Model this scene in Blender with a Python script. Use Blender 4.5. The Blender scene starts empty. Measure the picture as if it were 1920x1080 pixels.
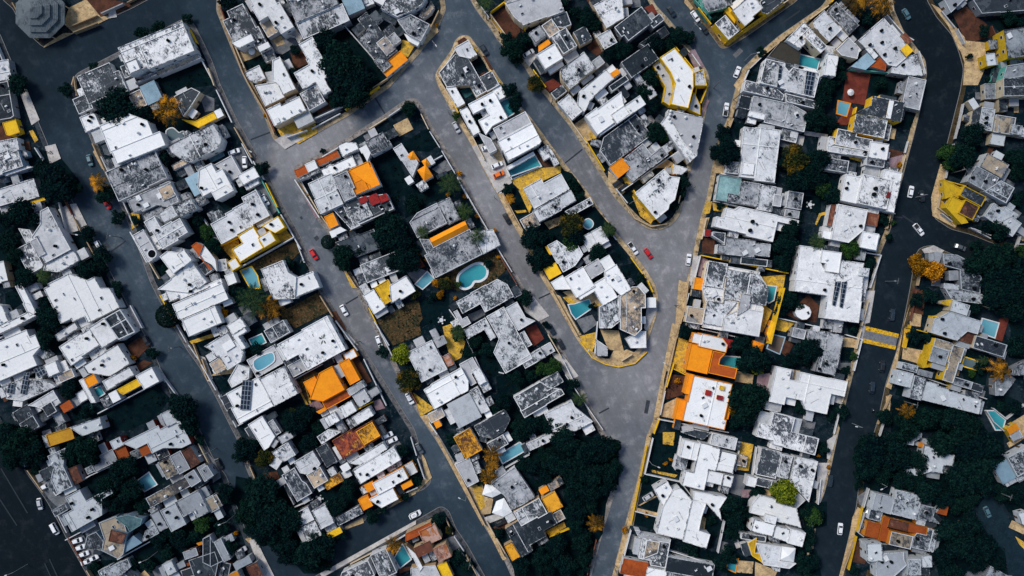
DATA = """
@0 0
#w|long white two-storey block with tan rear balcony at top-left junction
w6.5 893,360 1362,155 1458,380 1110,520 950,545
W7.4 935,470 1020,440 1055,520 975,552
t3.3 1070,585 1470,400 1515,440 1180,560 1010,625
#w|mottled white corner house wedged in the upper-left street junction
m3.7 575,578 815,465 855,542 890,525 962,690 800,742 660,762
m3.2 540,745 640,705 705,800 595,862
#g|small dark blue metal shed with a tan front awning
b3.2 1060,660 1150,590 1215,740 1105,788
t3 958,712 1055,665 1095,782 1020,832
#c|small angular grey-roofed house with yellow ledge below golden palm
m4.6 1290,725 1440,660 1500,690 1430,800 1362,890 1352,782
y3 1360,895 1440,905 1600,855 1640,890 1480,955
#w|clean white upper-left house with low wing toward its street
W4 600,880 690,840 732,872 742,945 640,1000
W6.3 742,945 960,850 1105,905 1140,1000 1200,990 1240,1090 1000,1180 880,1225 830,1150
#y|small weathered yellow-topped hut at the left edge
y3.2 20,915 110,895 152,982 85,1022 40,1010
#g|very dark flat-roofed house at the left edge above yellow hut
d4 -80,620 30,625 130,850 65,895 -80,905
m3.5 -60,470 40,440 110,600 40,615 -60,600
#w|grey-white low house at the left edge below yellow hut
m4 -60,1060 115,1042 155,1105 40,1160 -60,1190
~c 150,690 200,660 300,900 240,940
~y 220,985 250,975 290,1050 265,1070
~g 1490,695 1610,740 1610,830 1540,840
%d 1180,570 1520,450 1600,640 1450,660 1280,720 1220,700
%d 1180,900 1380,890 1470,950 1330,1060 1240,1040
~t 480,180 560,250 740,180 820,140 720,-40 520,60
~k 620,-40 720,-40 1000,40 850,110 760,130
~c 820,90 870,80 880,130 815,140
~t 340,340 480,250 560,250 330,360
=g|small grey-blue curved garden pool behind upper-left white houses
1255,985 1300,965 1345,1000 1380,990 1395,1030 1340,1045 1310,1065 1265,1040
*D 870,800,150 1060,860,90 490,670,55 120,620,90 1060,240,60 1180,200,60 1400,140,45 700,500,40
*P 1250,815,120
|t2.2 560,250 740,180
|w1.6 1370,160 1500,420 1600,610
|t1.4 545,640 560,580 580,720
@380 0
#w|white-stained corner house with square skylight holes near top-left cross street
m5 150,160 195,130 185,80 300,28 345,120 410,200 490,330 400,375 370,290 225,310
W6 215,312 365,250 388,302 280,362 232,340
W5.6 412,352 490,315 502,350 432,386
g3.5 440,392 500,352 552,430 470,476
#w|narrow white house with tan terrace and yellow trim at top
w6.5 330,-40 510,-40 560,20 692,190 602,252 540,200 490,120 412,162 370,40
t3.3 425,175 490,135 550,220 580,235 490,275
t3.4 620,255 700,205 745,285 720,330 690,270
#g|large dark grey warehouse with split roof at top edge
g6 590,-90 950,-90 1030,10 705,185
m5.6 707,189 1037,14 1100,135 930,245 860,240 760,300
b4.6 1034,5 1180,-50 1202,60 1108,112
#w|dark grey patio house with orange street terrace beside overgrown lot
g3.8 1165,145 1220,90 1330,200 1450,380 1380,440 1275,425 1160,290 1230,230
t4.1 1310,330 1370,250 1440,370 1380,420
g3.3 1280,452 1350,402 1420,490 1350,542
o3 1392,462 1480,370 1532,445 1387,582 1357,547 1422,492
#w|clean white L-plan house backing onto the black overgrown lot
W5.5 720,330 825,275 860,345 850,370 945,490 970,550 920,590 955,680 910,715 840,630 770,650 742,672 690,540 790,490 780,440
w4.5 735,702 845,632 917,750 800,842
#c|white terraced house on the street corner above bright yellow yard
w4 315,540 425,487 470,590 400,622 340,600
W6 522,450 580,425 690,660 600,722 572,640 520,600
w5 392,640 555,612 612,722 472,802
d3.5 580,632 650,602 692,672 612,707
W5.6 475,822 580,770 730,740 770,812 545,962
s4 672,872 780,812 832,890 722,972
%d 870,240 1060,190 1380,580 1240,690 1000,780 940,600 960,500
%d 280,480 440,410 460,480 340,520
~t 280,385 400,320 440,410 380,440 290,470
~g 500,290 640,250 730,330 600,410 550,400
~t 520,300 590,270 620,330 560,350
~k 660,400 770,370 790,480 690,520
~k 850,790 940,720 1040,790 870,880
~y 560,972 690,905 720,972 850,930 860,1000 720,1080 600,1040
~c 540,1050 640,1000 760,1040 620,1120
~g 830,880 1000,800 1050,830 860,930
*D 1050,470,170 1050,640,150 940,320,110 1150,720,115 930,480,90 1180,560,120 1220,650,60 190,30,80 470,500,45 680,560,60 1000,740,70
*G 900,340,60
*A 690,370,45 470,865,18
|t2 1240,690 1390,592
|t1.4 215,320 300,540 340,620 480,860 540,1010
|w2.2 1060,190 1270,430 1385,580
|w2 830,900 1050,800
|w1.8 905,30 860,70 700,180 760,300
@760 0
#w|grey roofed villa with white front wall and yellow court at cross-street bend
m6 -150,-30 150,-30 130,30 45,80 -70,130 -170,60
g5 -60,150 50,102 187,195 105,305 10,250
t3.2 92,112 150,60 200,20 225,60 170,110 130,140
W3.2 0,265 40,270 105,318 90,345 20,300
#c|large pale concrete hall with orange side wall near top centre
c6 735,15 1140,-60 1190,70 1072,140 1045,105 905,205 830,140
g5 1085,150 1187,75 1262,180 1180,207 1130,200
#w|house of four small roof squares with orange stair terrace
g5 925,242 1010,195 1060,265 975,322
t5.1 1015,190 1100,145 1160,230 1087,280
o3.6 1000,352 1065,292 1088,320 1002,388
#w|bright white cube house with dark patio beside the parked silver car
m6 1097,270 1200,205 1292,340 1190,402 1132,330
W6.4 992,402 1112,332 1187,430 1042,522
d3.6 960,452 1000,437 1040,522 1020,550
#c|grey roofed house with cream walls and dark red front patio
m6 1162,530 1340,380 1420,500 1302,620 1232,662 1172,592
g3.8 1087,690 1180,642 1217,690 1122,742
#w|long clean white house with yellow-rimmed skylight on eastern street
W5 1300,700 1500,510 1562,590 1410,722 1382,762 1342,850 1290,782
w4.6 1145,762 1240,692 1312,832 1252,912
#w|white double-slab house with tan and yellow walled front garden
W5.6 1340,862 1440,812 1620,690 1642,800 1562,910 1442,1022 1390,922
W6.2 1540,860 1640,790 1680,850 1590,930
#c|white cube with cream walls at top of the eastern block
w6 1410,30 1500,0 1620,-50 1642,120 1522,215 1452,120
m4.8 1430,272 1530,222 1592,310 1502,372
g4 1260,242 1330,202 1420,280 1312,342
#c|blotched white corner house with yellow edge on the wedge tip
m4 250,545 375,402 480,440 612,690 537,715 470,637 310,652
m4.4 367,355 465,305 547,405 487,438 402,420
w3.6 305,652 370,627 442,775 387,810
m4.2 557,577 640,532 712,630 612,690
#w|clean white house with red shrub and small blue corner pool
W5.2 470,770 665,690 762,875 640,960 607,1005 545,910 625,855 600,812 502,850
W4 400,830 465,792 560,990 512,1020
W3.5 640,672 730,632 742,730 702,750
#w|white apartment block with parallel AC boxes above the rectangular pool
c6 662,970 892,830 950,920 702,1050
W6.3 692,1052 950,930 1022,1055 992,1100 777,1190 722,1130
c5 560,1000 620,1030 700,1120 640,1140 590,1090
~k 660,130 740,60 890,230 870,320 790,300 740,260
~y 640,100 740,240 760,300 720,260 640,140
%d 760,190 890,220 950,320 900,390 790,330
%d 890,200 1045,105 1070,150 920,240
%d 1190,80 1260,60 1450,200 1400,230 1290,220
%d 640,720 740,700 870,830 800,860 740,750
~r 1010,640 1110,590 1170,640 1080,690
~t 1255,940 1340,882 1450,1030 1362,1060
~y 1370,1010 1420,950 1450,1030 1390,1055
~k 1360,360 1420,300 1490,390 1430,420
~c 890,450 960,390 990,420 930,500
~y -20,300 80,330 20,430 -40,420
~t 120,330 190,180 240,200 250,240 160,330
~n 410,680 500,640 530,690 450,740
~k 580,420 600,420 660,520 640,530
%d 480,430 560,420 610,500 560,540
~k 390,310 440,280 470,300 400,340
%d 0,1060 170,960 260,1080 180,1140 -40,1120
=n|small dark blue pool at the street corner of the wedge block
710,772 790,732 862,820 772,875
*D 790,360,95 830,440,60 760,290,55 880,300,60 780,670,70 830,740,65 820,800,50 1350,130,85 1410,170,70 1540,400,70 20,810,65 1180,30,60 1290,90,60
*O 980,630,70
*G 920,290,50 380,870,35 585,1030,45
*A 525,870,45 230,185,20
*P 600,20,70
|y2.4 640,100 740,25 900,230
|c2 635,110 775,300
|c2.2 1140,760 1250,930 1360,1080
|y2.6 465,305 540,395
|y2.6 635,530 712,630
|c1.6 230,560 385,810
>silver car 925,402,32 silver car parked on the forecourt of the bright white cube
>navy car 590,372,-60 dark car parked beside the wedge tip corner house
>silver car 382,955,-62 silver car parked by the small street tree left of white house
^lamp 220,360,-55
^lamp 330,855,-20
^pole 610,150,80
^pole 1095,785,20
@1140 0
#n|pale grey house with mint green front fence near top right
g5 690,-50 870,-50 890,30 772,110 722,50
#y|white weathered roof house with yellow court at pointed top corner
w6 922,60 1090,-30 1160,50 1090,130 1032,202 962,120
w5.5 802,170 880,117 982,230 902,302
d4 1140,20 1180,-30 1312,0 1202,110 1152,90
y3.4 875,80 915,50 960,130 950,170
#g|very dark roofed house with white flecks beside red court
d5.5 30,200 260,60 330,150 172,310 112,270
d5 292,160 390,110 432,150 342,202
#g|low dark shaded house beneath the white-flecked dark roof
d4 222,322 430,202 462,250 302,362
d4.5 105,465 290,332 390,432 172,590
#y|curved white roof house with bright yellow walls on the corner
W6 390,430 500,357 640,530 642,650 602,810 472,780 502,620 470,540
c3.3 337,490 385,450 470,560 490,670 460,790 412,760 430,650
m5 650,542 715,517 742,640 652,640
c3.2 602,820 645,690 692,790 692,860
#w|white trapezoid house with row of four roof tanks
c5 450,822 722,880 682,1080 665,1175 612,1215 540,1080 440,905
W5.3 395,925 452,850 575,1075 668,1165 612,1220 540,1120
#w|long white slab pair with raised white deck mid eastern block
W6 22,860 230,722 290,770 72,932
W5 -60,800 90,702 140,750 20,850 60,950 -60,1000
d4 12,650 120,562 160,590 32,692
o4 20,560 60,512 92,540 42,585
c3.2 247,630 290,602 380,710 312,740
#w|grey mottled long roof house with red gutter line
g3.8 -30,1020 210,862 330,1010 112,1170 22,1240 -60,1130
#w|white wedge roof house beside dark slatted pergola and pool
w5 1320,300 1500,172 1552,250 1452,342
x3.2 1182,412 1320,315 1450,350 1432,480 1340,465
#w|white roofed house with two black solar arrays
m5.5 1170,440 1330,470 1322,492 1360,540 1392,502 1480,530 1600,545 1542,720 1332,690 1160,602
w4.5 1035,602 1250,652 1322,712 1312,750 1012,682
m4.6 1330,705 1530,742 1585,770 1572,820 1342,762
!5.9 1285,490 1308,492 1290,660 1265,655
!5.9 1490,530 1555,545 1525,715 1470,700
#g|grey mouldy house with long white skylight strip
g4 1090,730 1360,770 1502,850 1472,990 1302,950 1172,915 1182,862 1062,832
W4.4 1060,835 1177,866 1167,897 1056,867
d3.6 985,715 1085,725 1060,830 980,800
~r 270,60 330,30 370,100 330,120
%d 180,330 480,200 600,300 480,360 300,440 130,400
%d 240,540 340,500 440,640 380,720 300,600
%d 200,680 380,720 440,800 380,840 290,780
~p 590,390 650,370 720,500 650,520
~p 690,870 740,740 760,760 710,870
~y 950,170 1000,142 1042,190 982,230
~y 870,330 1000,240 1310,20 1330,40 1010,260 890,350
~t 770,200 830,170 890,290 840,310
~n 650,80 700,60 760,150 730,180
~t 580,-20 640,60 620,80 570,20
~y 330,490 385,450 440,560 420,640
%d 920,910 1100,950 1080,1010 960,1040
%d 1050,520 1150,550 1140,610 1030,590
~t 940,640 1010,540 1040,560 980,690
=n|rectangular teal pool under the slatted pergola
1430,412 1582,450 1562,522 1415,487
*D 540,260,75 610,280,55 350,330,80 130,370,80 460,330,60 330,590,75 270,690,60 340,790,70 370,980,90 860,990,60 820,120,50 1150,385,40 890,1050,60 1560,900,90 1500,310,50
*G 400,1010,60
|n2.2 640,0 775,150
|y3.2 380,460 500,610 490,680 460,790
|y2.6 500,357 640,530
|y2.6 640,770 660,645 740,655 690,780
|w2.4 395,930 555,1090
|y1.8 870,330 1310,20
|w1.8 990,700 1320,755
>white car 655,122,-55 white car parked beside the mint green fence
>navy car 475,85,-55 dark car parked across from the mint green fence
>navy car 718,215,-52 dark car parked at the pointed top corner
>navy van 622,278,-52 dark van parked under trees by pointed top corner
>white car 970,540,68 white car parked beside the junction near solar array house
>white pickup 885,822,80 white pickup truck parked on street left of mouldy house
^pole 790,660,40
^pole 940,750,55
^lamp 1020,460,10
^lamp 615,240,-50
@1520 0
#c|house with angled white parapet slab and pale cream walls
m5 10,150 110,85 242,220 140,302 40,230
w6 0,222 125,350 85,387 -40,302
c6 187,360 300,285 367,370 350,440 222,412
g4 120,80 190,20 372,190 282,260 245,215
#w|tall narrow white block beside the dark trees at upper right
W6 125,402 215,412 182,570 100,562
#g|mottled corner house with yellow rooftop square on the avenue bend
m5 350,312 440,232 540,132 692,290 722,350 692,390 722,420 650,500 560,482 500,372 420,360
y5.6 675,370 725,332 767,385 717,420
m4.6 602,545 612,480 730,422 802,402 852,570 720,562
O4.2 465,502 520,402 572,430 562,530
b4.6 425,377 482,460 412,522 325,502
W5.3 420,366 460,360 502,425 472,440
k3 680,272 710,242 762,310 722,330
#g|mottled grey slab house touching the avenue bend below green wall
g4 730,570 872,600 812,830 690,792
#y|two-level grey house with yellow walls and white stair strip
g5.5 470,717 705,770 682,910 570,900 342,845 450,790
m5 345,847 580,912 547,1035 310,992
m4.5 202,945 345,1010 470,1062 450,1110 182,1110
W5.8 590,755 625,760 595,890 572,880
#w|pale grey roofed house with brown yard at upper right corner
c4 990,0 1190,-40 1062,85
#g|dark roofed house in the far upper right corner
d4 1220,0 1640,-40 1620,90 1420,80 1292,110
#y|yellow balcony-fronted building on the right edge
g6.5 1440,252 1640,170 1640,440 1490,410
W5 1310,420 1380,385 1390,480 1330,500
#n|teal-walled building on the right edge below yellow balconies
g6.3 1470,500 1640,460 1640,560 1440,600
#c|cream-walled building with window rows on the right edge
g6.6 1445,605 1640,562 1640,735 1450,702
#c|low cluttered house with white slab near the right edge
w4 1290,790 1380,832 1362,990 1260,962
m3.8 1220,832 1290,786 1258,960 1200,930
t4.2 1382,850 1540,890 1522,1000 1380,1002
m4.6 1500,932 1592,942 1577,1010 1502,1002
~k 1060,110 1160,50 1290,160 1400,260 1170,330
~t 1090,300 1300,320 1320,480 1250,640 1140,640 1150,470
~t 900,30 960,60 1150,280 1170,350 1110,380 1030,200
~c 1560,500 1640,480 1640,540 1500,540
%d 440,540 660,562 600,740 460,712 430,640
%d 200,30 480,80 560,120 420,210 350,180
%d 1330,150 1560,120 1600,200 1420,250
%d 700,840 790,850 740,980 640,950
%d 70,560 240,520 280,600 200,800 40,740
~r 265,542 450,542 402,790 235,762
~r 220,880 300,800 340,830 270,940 180,930
~y 700,805 810,825 800,845 700,830
=b|light blue pool with orange rim beside the red clay court
205,762 290,782 262,872 195,852
*D 440,140,60 120,640,75 90,750,85 60,880,100 230,470,60 530,620,60 150,930,60 180,620,50 1230,1010,95 1500,120,70 1190,420,30 1330,590,25 1600,170,60 1310,230,50 230,560,50
*P 350,0,110 540,30,100
|n2.4 290,525 660,560
|w2.6 560,120 690,270 760,310
|w2.4 800,390 850,560
|y3 330,810 300,960 460,1030
|w1.6 1140,780 1100,970
|k2 1345,200 1370,260
>teal car 718,105,-58 grey-blue car rounding the avenue bend at top
@0 270
#b|white roofed house with light blue gable wall at left edge
w4.5 -40,60 60,60 130,55 172,150 22,230 -40,240
W3.6 22,235 172,160 232,167 62,245
#g|grey roof house with yellow rear ledge at left edge
m4 -40,350 140,290 240,260 302,380 212,430 100,442 -40,470
y3 225,432 330,402 342,412 240,452
#w|long mottled grey house with raised square lightwells on left side
m5 300,500 355,477 542,800 332,880 232,700 300,600
w4 115,790 210,742 330,882 302,950 212,965
c5.5 220,730 275,702 337,820 290,850
w4.3 340,892 545,802 602,880 422,960 322,950
w4.2 130,632 212,642 265,702 202,742
#t|white slab with tan flank wall at the far left edge
W4 -40,890 10,880 72,1010 10,1042 -40,1050
#w|big dark stained square roof right of the golden palm
g5 785,205 1160,50 1252,250 1112,320 895,437
#w|dark-roofed house with sandy patch and tall white side wall
g5 945,425 1260,277 1352,425 1242,475 1200,462 1060,492 1002,515
t5.3 1162,340 1272,302 1322,372 1242,430
g4 1055,512 1222,472 1242,560 1190,590 1080,572
#w|white stepped house with huge round black roof tank
m5.5 1185,520 1290,462 1332,540 1222,590
m6.2 1300,452 1430,432 1492,490 1342,540
m6 1060,592 1150,547 1202,610 1290,590 1350,552 1402,660 1332,710 1222,800 1140,652
c4.5 990,682 1060,652 1202,830 1112,890
#w|bright white modern house with curved orange-shaded roof panel
W6 1205,832 1260,802 1330,812 1362,822 1430,880 1372,920 1282,980
W6.6 1322,822 1390,782 1432,880 1380,910
W5 1270,1002 1440,892 1552,1040 1480,1080 1382,1112 1202,1092
O5 1420,762 1482,742 1522,762 1487,850 1562,892 1582,940
W4.6 1490,852 1530,772 1612,850 1622,930 1562,890
#w|speckled grey roof house above bright yellow ledge and blue terrace
m6 1250,20 1450,-90 1600,-150 1662,-40 1642,20 1432,140 1352,112 1292,72
t4 1280,152 1400,112 1412,150 1302,190
~c 440,492 520,452 592,650 522,670
~c 527,452 575,447 662,620 602,650
~c 340,20 420,0 460,110 380,150
%d 250,40 420,60 600,280 460,450 300,380 240,260
%d 1160,890 1260,860 1250,990 1180,980
%d 1420,540 1560,520 1600,700 1510,760 1420,700
%d 500,660 660,630 720,760 560,790
%d 0,560 130,640 110,790 200,960 120,1000 0,860
%d 1200,20 1280,60 1300,230 1220,200
~y 980,520 1040,500 1060,600 990,640
~t 730,20 800,160 770,190 700,60
*D 430,270,170 330,200,90 540,330,80 170,530,125 780,370,80 880,550,58 650,680,70 750,840,85 640,950,85 170,1000,90 60,560,80 40,720,90 760,940,60 870,1060,40 1230,110,60 1480,560,60 90,830,80 1240,940,40
*P 730,280,80 320,990,65
*A 1015,570,45
|t2 1105,320 1240,250
|w1.8 270,30 345,145
|w1.8 450,440 540,800
|t1.6 700,0 790,200
|c2 1130,890 1200,1010
|w2 985,660 1110,890
>teal car 672,122,-75 blue-grey car parked under the wall near big stained roof
>red car 800,447,-60 red car half hidden beneath the dark street tree on left
>white van 748,770,-60 small white van parked on left street by long mottled house
^pole 905,700,-8
^lamp 630,685,-10
@380 270
#w|white house with grey roof deck and walled car court
W6 -30,202 55,137 100,202 140,187 235,340 110,418 60,372 2,380 -40,340
b4 -120,255 -30,205 10,260 -50,300 -20,370 -70,395
c3.5 75,157 220,87 290,235 202,280 142,190
W4 270,227 385,172 427,245 290,312
W6.6 65,372 160,302 230,345 102,422
#w|mould-stained white roof house with teal side wall
m4 290,402 400,342 502,540 372,600 262,690 130,752 70,602 170,532 220,482 312,440
#y|clean white stacked house with bright yellow base walls
W6 265,692 380,612 432,720 442,780 282,890 220,792 292,740
W6.6 415,702 500,652 557,730 452,772
W5 440,612 570,542 612,630 540,667
c5.2 390,662 450,632 482,660 432,697
W4 185,882 245,852 277,910 222,960
#w|white house row with walled yellow-rimmed light blue pool
w6 445,945 590,865 650,970 700,1000 690,1160 520,1165
W5.6 702,1005 820,955 877,1060 692,1160
W4 560,1160 640,1130 652,1180 590,1222
W4 155,992 220,962 262,1030 202,1062
W4.2 20,1072 120,1002 172,1072 90,1120
#w|big grey roof house with orange terraces and orange tiled rear
O3 685,202 770,157 790,210 712,255
O3 850,132 1000,42 1027,85 882,167
W4 765,152 835,122 867,180 790,210
W5 1000,22 1060,-20 1140,-10 1177,30 1062,92
W4.4 702,270 930,172 960,142 1130,102 1152,160 1100,190 922,250 872,202 762,262
m6 792,272 960,242 1022,330 1032,450 890,530 832,422
g6.1 1002,240 1090,192 1132,330 1142,400 1036,440
o5.2 1100,205 1250,125 1330,300 1140,387
o6 1110,202 1222,122 1262,160 1332,300 1262,335 1242,300 1172,252
o5.4 1100,312 1190,257 1252,330 1142,385
m4.5 985,500 1150,402 1390,372 1420,480 1182,612 1112,640
m5 1035,452 1150,402 1215,430 1280,520 1182,592 1110,560
r5 1165,412 1225,390 1240,435 1185,442
r5.4 1235,397 1302,372 1330,430 1275,462
r5.2 1318,392 1380,372 1392,420 1335,442
o5 910,542 972,522 1022,600 952,640
W4.1 950,662 1030,622 1062,640 1002,690 972,700
t4.2 1292,482 1400,442 1422,480 1312,530
#g|dark stained low roof under trees beside round topiary
d4 990,737 1170,672 1292,642 1332,780 1152,850
m3.8 1170,902 1452,812 1472,940 1242,1050
#w|white clustered house at the north edge behind orange terraces
W5 1180,35 1220,10 1260,60 1240,110 1190,70
g4.6 1205,-20 1340,-80 1400,-30 1420,20 1270,75
%d 1250,130 1500,20 1470,120 1560,330 1430,470 1370,370 1330,290
~b 45,110 150,50 170,90 70,140
~g 190,60 300,20 360,160 290,210 230,90
~g 400,330 470,290 560,500 520,540
%d 110,440 290,350 310,420 170,500
~p 775,420 800,402 872,545 850,562
~y 560,672 620,632 672,700 582,742
~o 285,942 700,722 742,800 640,900 440,942
~y 130,760 270,720 290,860 220,860
%d 1180,620 1300,600 1520,560 1560,700 1460,800 1340,780
~t 700,280 740,270 800,380 770,400
~y 1060,950 1090,940 1160,1080 1120,1080
%d 620,880 760,880 800,940 680,1000
=b|light blue pool inside yellow rim behind white house row
290,952 370,922 412,990 432,1080 362,1080
*D 445,180,65 1050,860,105 1400,650,150 1530,850,120 1480,740,110 80,780,75 270,350,45 30,660,70 640,900,55 1180,800,60 1330,600,60 1590,450,70 900,50,25 1440,870,80
*R 937,735,52
|n2.2 400,340 515,550
|n1.8 440,260 580,520
|t2.4 1110,650 1430,480
|y3 275,900 580,735
|y3 135,765 265,705
|w2.2 280,930 690,700
|w2 10,560 120,720
|w2 300,0 380,150
|w2 695,270 880,555
|w1.6 590,530 740,790
|t1.6 1070,945 1150,1070
>white car 237,60,20 white car parked at top of the walled car court
>white car 317,137,-88 white car parked upright in the walled car court
>white car 470,420,-60 white car parked beside the teal side wall
>red car 832,828,-58 bright red car driving down the street by vacant brown lot
^lamp 380,65,-30
^pole 790,880,-20
@760 270
#w|small house with folded yellow-orange tiled roof pieces
m4 -90,22 -40,10 60,100 100,130 60,230 -40,130
o4.4 0,77 60,52 102,122 30,122
o4.8 95,192 150,150 207,240 132,280
o4.4 115,122 160,107 187,160 150,172
W4.2 0,250 42,240 62,290 10,302
w4 80,302 140,272 172,320 112,356
#w|weathered grey house crossed by a long orange gabled roof
g4.2 75,532 235,432 312,600 102,690 20,602
g4.7 245,442 340,392 402,555 322,610
o5 180,712 440,570 475,630 215,772
g4.1 120,712 178,715 212,775 477,640 582,820 222,1010 150,832
m4 490,652 660,642 717,760 592,820 500,690
#w|grey-white square roof house behind the yellow pool wall
m4.6 885,327 1015,264 1040,287 1165,227 1245,350 960,470
m4.9 1000,462 1245,352 1282,420 1172,490 1012,590 952,520
m3.5 1217,520 1370,382 1412,440 1252,545
t3.4 862,562 950,522 1032,600 902,660
#w|white-trimmed wing at the end of the rectangular pool
m4 1000,42 1060,0 1162,140 1122,160 1082,92 1042,125
W3.4 762,165 960,60 975,85 770,190
#w|streaky white house with a flat yellow garage roof
m4.2 1075,762 1130,717 1202,770 1300,762 1332,830 1282,900 1202,960 1132,902
w4 1330,692 1465,617 1532,730 1362,810
y3.5 1030,942 1125,887 1172,970 1087,1015
y3.2 1050,772 1075,757 1102,820 1087,835
#w|bright white stepped villa above the small blue L-shaped pool
W5.5 1185,1002 1330,922 1432,1080 1280,1140
W4 1095,1022 1187,992 1240,1090 1112,1092
c4.5 1332,922 1450,860 1500,950 1402,1010
W5 1452,872 1530,832 1582,920 1502,965
W6 1495,955 1575,905 1702,1080 1622,1140 1502,1030
W5.2 1412,1050 1490,1000 1560,1060 1580,1160 1490,1205 1420,1130 1300,1150
~c 500,20 690,-30 770,200 800,290 690,370
~t 640,60 700,40 740,120 700,140
~y 800,272 1010,182 1170,167 1165,215 1020,282 862,350 812,302
~k 970,80 1000,60 1100,170 1050,180
%d 735,352 830,322 930,520 850,550 790,442
~y 820,500 900,495 920,510 840,520
~y 850,350 890,340 950,470 930,520
~o 240,960 480,850 700,800 760,940 640,1060 400,1100 240,1060
%d 420,340 480,500 620,640 500,560 420,420
%d 0,350 230,240 330,260 360,390 180,440 80,520 0,560
%d 1170,190 1250,220 1350,360 1280,420
%d 1030,600 1200,520 1420,470 1560,640 1340,690 1200,760 1050,720
~t 1040,590 1170,540 1190,590 1080,640
~g 200,190 300,120 380,180 260,230
~g 0,950 100,930 180,960 70,1040
~r 55,910 110,850 150,920 80,942
~t 1180,1110 1410,1060 1460,1200 1310,1210
=n|long turquoise rectangular pool beside the yellow wall
765,192 965,82 1015,167 800,262
=n|kidney-shaped turquoise pool with thick white rim
400,1030 410,985 450,950 520,910 570,905 605,940 600,990 560,1020 515,1025 490,1060 450,1078 415,1065
=b|blue pool beside the red patio cover in the central block
80,1050 165,962 215,1010 130,1085
=b|round fountain basin in a garden on the central wedge
1370,565 1395,578 1405,600 1395,622 1370,635 1345,622 1337,600 1345,578
*D 960,700,100 1000,850,95 1430,820,80 930,720,70 1300,400,50 1260,300,60 60,440,70 1060,700,60 1080,870,60 770,330,40 40,800,80 980,920,50 1260,700,90
*G 1050,870,55 1250,740,70 400,1050,30 620,900,40
*O 1250,610,100 300,1040,60
*A 410,215,28 160,870,25 325,380,22 440,395,20 665,650,24 535,545,22 695,845,20 225,1045,35 110,825,18
*P 330,300,90 440,505,66 545,695,66 130,660,52 785,410,42 1520,640,62
|w2.2 440,340 620,650
|w2 690,780 800,960
|w2 190,940 220,1010
|t1.8 730,370 880,650
|w1.8 800,270 760,190
|w2.2 190,140 280,90
|w1.8 780,250 1000,170
|r2.6 260,790 305,880
>white car 615,25,20 white car topmost on the cream parking apron
>white car 688,160,24 white car in the middle of the cream parking apron
>orange car 700,230,24 orange car parked lowest on the cream parking apron
>black car 762,560,-60 black car parked on the street beside the palm garden
>navy car 275,235,25 dark car parked under trees right of tiled roof pieces
^lamp 670,405,20
@1140 270
#w|grey roofed house with flat orange front roof
o4 10,177 110,97 157,185 82,260
g4.2 115,112 250,5 332,60 410,32 462,80 332,170 182,285 142,222 160,170
#y|white roof house inside the yellow rounded street tip
w6 215,362 420,182 462,240 540,250 502,420 462,450 452,495 347,570
w4 490,152 602,180 562,230 482,225
#w|blotched grey house with white rooftop box above the teal deck
g3.6 892,132 990,132 980,222 882,220
m4.5 1010,-110 1110,-140 1290,-90 1282,60 1242,290 1102,270 992,232 1002,100
W5 1012,152 1100,127 1092,235 1002,222
#w|long grey house with pale teal roof deck at its street end
n3.6 845,232 1000,262 982,380 902,380 892,430 797,415
g4 1000,282 1140,292 1130,460 960,455 892,420 902,372 982,382
m4.1 1145,302 1262,320 1227,520 1127,480
c4.4 1252,372 1312,390 1292,470 1230,460
g4.2 1355,352 1470,367 1447,490 1337,480
g3.5 1337,492 1445,502 1422,570 1322,530
#w|broad whitish roof house with twin black tanks
w5 880,490 970,480 992,462 1270,540 1430,570 1430,600 1282,600 1222,730 1042,690 1032,670 832,630 792,610 822,540 872,560
#w|black-blotched grey house with red entry behind dark court
g4.6 890,682 1110,740 1222,752 1212,840 1102,840 812,830 832,752 872,757
g4.1 780,652 885,672 870,742 792,692
d3.5 990,852 1190,862 1202,920 1002,900
r3 730,642 770,642 762,690 727,690
#c|very large blotched roof behind long cream wall with yellow court
w4.5 745,875 1145,975 1100,1140 1167,1230 1130,1465 720,1360 735,1190 705,1080
m5 750,872 900,902 882,990 852,1080 732,1062
m5.1 892,932 1140,982 1202,1080 1192,1200 872,1170 882,1000
t4.8 600,1215 725,1235 712,1355 582,1335
m5.2 735,1190 870,1172 970,1180 882,1290 842,1370 722,1340
w5.4 882,1290 982,1242 1167,1240 1132,1460 852,1380
c5.7 987,1122 1072,1130 1062,1230 982,1280
o4 650,1002 725,1007 712,1085 642,1100
%d 110,370 210,350 350,560 300,590 180,480
~y 180,390 230,400 340,570 320,600 240,540
~y 100,260 160,225 190,290 140,310
~t 0,200 80,270 130,320 60,380 0,300
~t 260,190 430,110 500,150 440,180 380,180
%d 520,240 600,210 570,420 480,490 460,450
~y 730,440 780,430 760,520 710,530
~y 780,440 900,460 860,510 790,500
~t 790,110 890,130 860,220 800,220
~t 690,560 760,550 720,690 680,680
~k 710,700 800,712 790,830 700,812
~p 690,840 750,870 720,1000 670,990
~c 640,830 680,840 640,1060 600,1060
~y 1100,1000 1330,980 1310,1100 1180,1120
%d 1190,740 1450,640 1450,780 1400,960 1220,900
%d 1460,390 1600,400 1590,620 1560,520 1460,490
%d 90,920 190,890 220,960 130,1000
%d 10,830 90,780 150,850 60,900
~t 20,290 50,270 130,360 90,390
*D 900,50,105 820,60,70 1430,250,110 1340,130,70 1390,640,85 1330,760,100 1310,880,80 570,270,65 500,450,45 550,360,45 10,640,55 1480,180,90 1420,550,50 240,1010,40
*O 1420,120,120
*A 470,60,22 850,460,40
|w2.4 100,355 590,10
|y3.4 185,350 345,565
|t1.6 90,390 200,560 320,620 440,600
|y2.4 690,835 1345,970
|w2 840,225 1250,300
|w2 790,430 1220,525
|c3 745,880 720,1000
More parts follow.
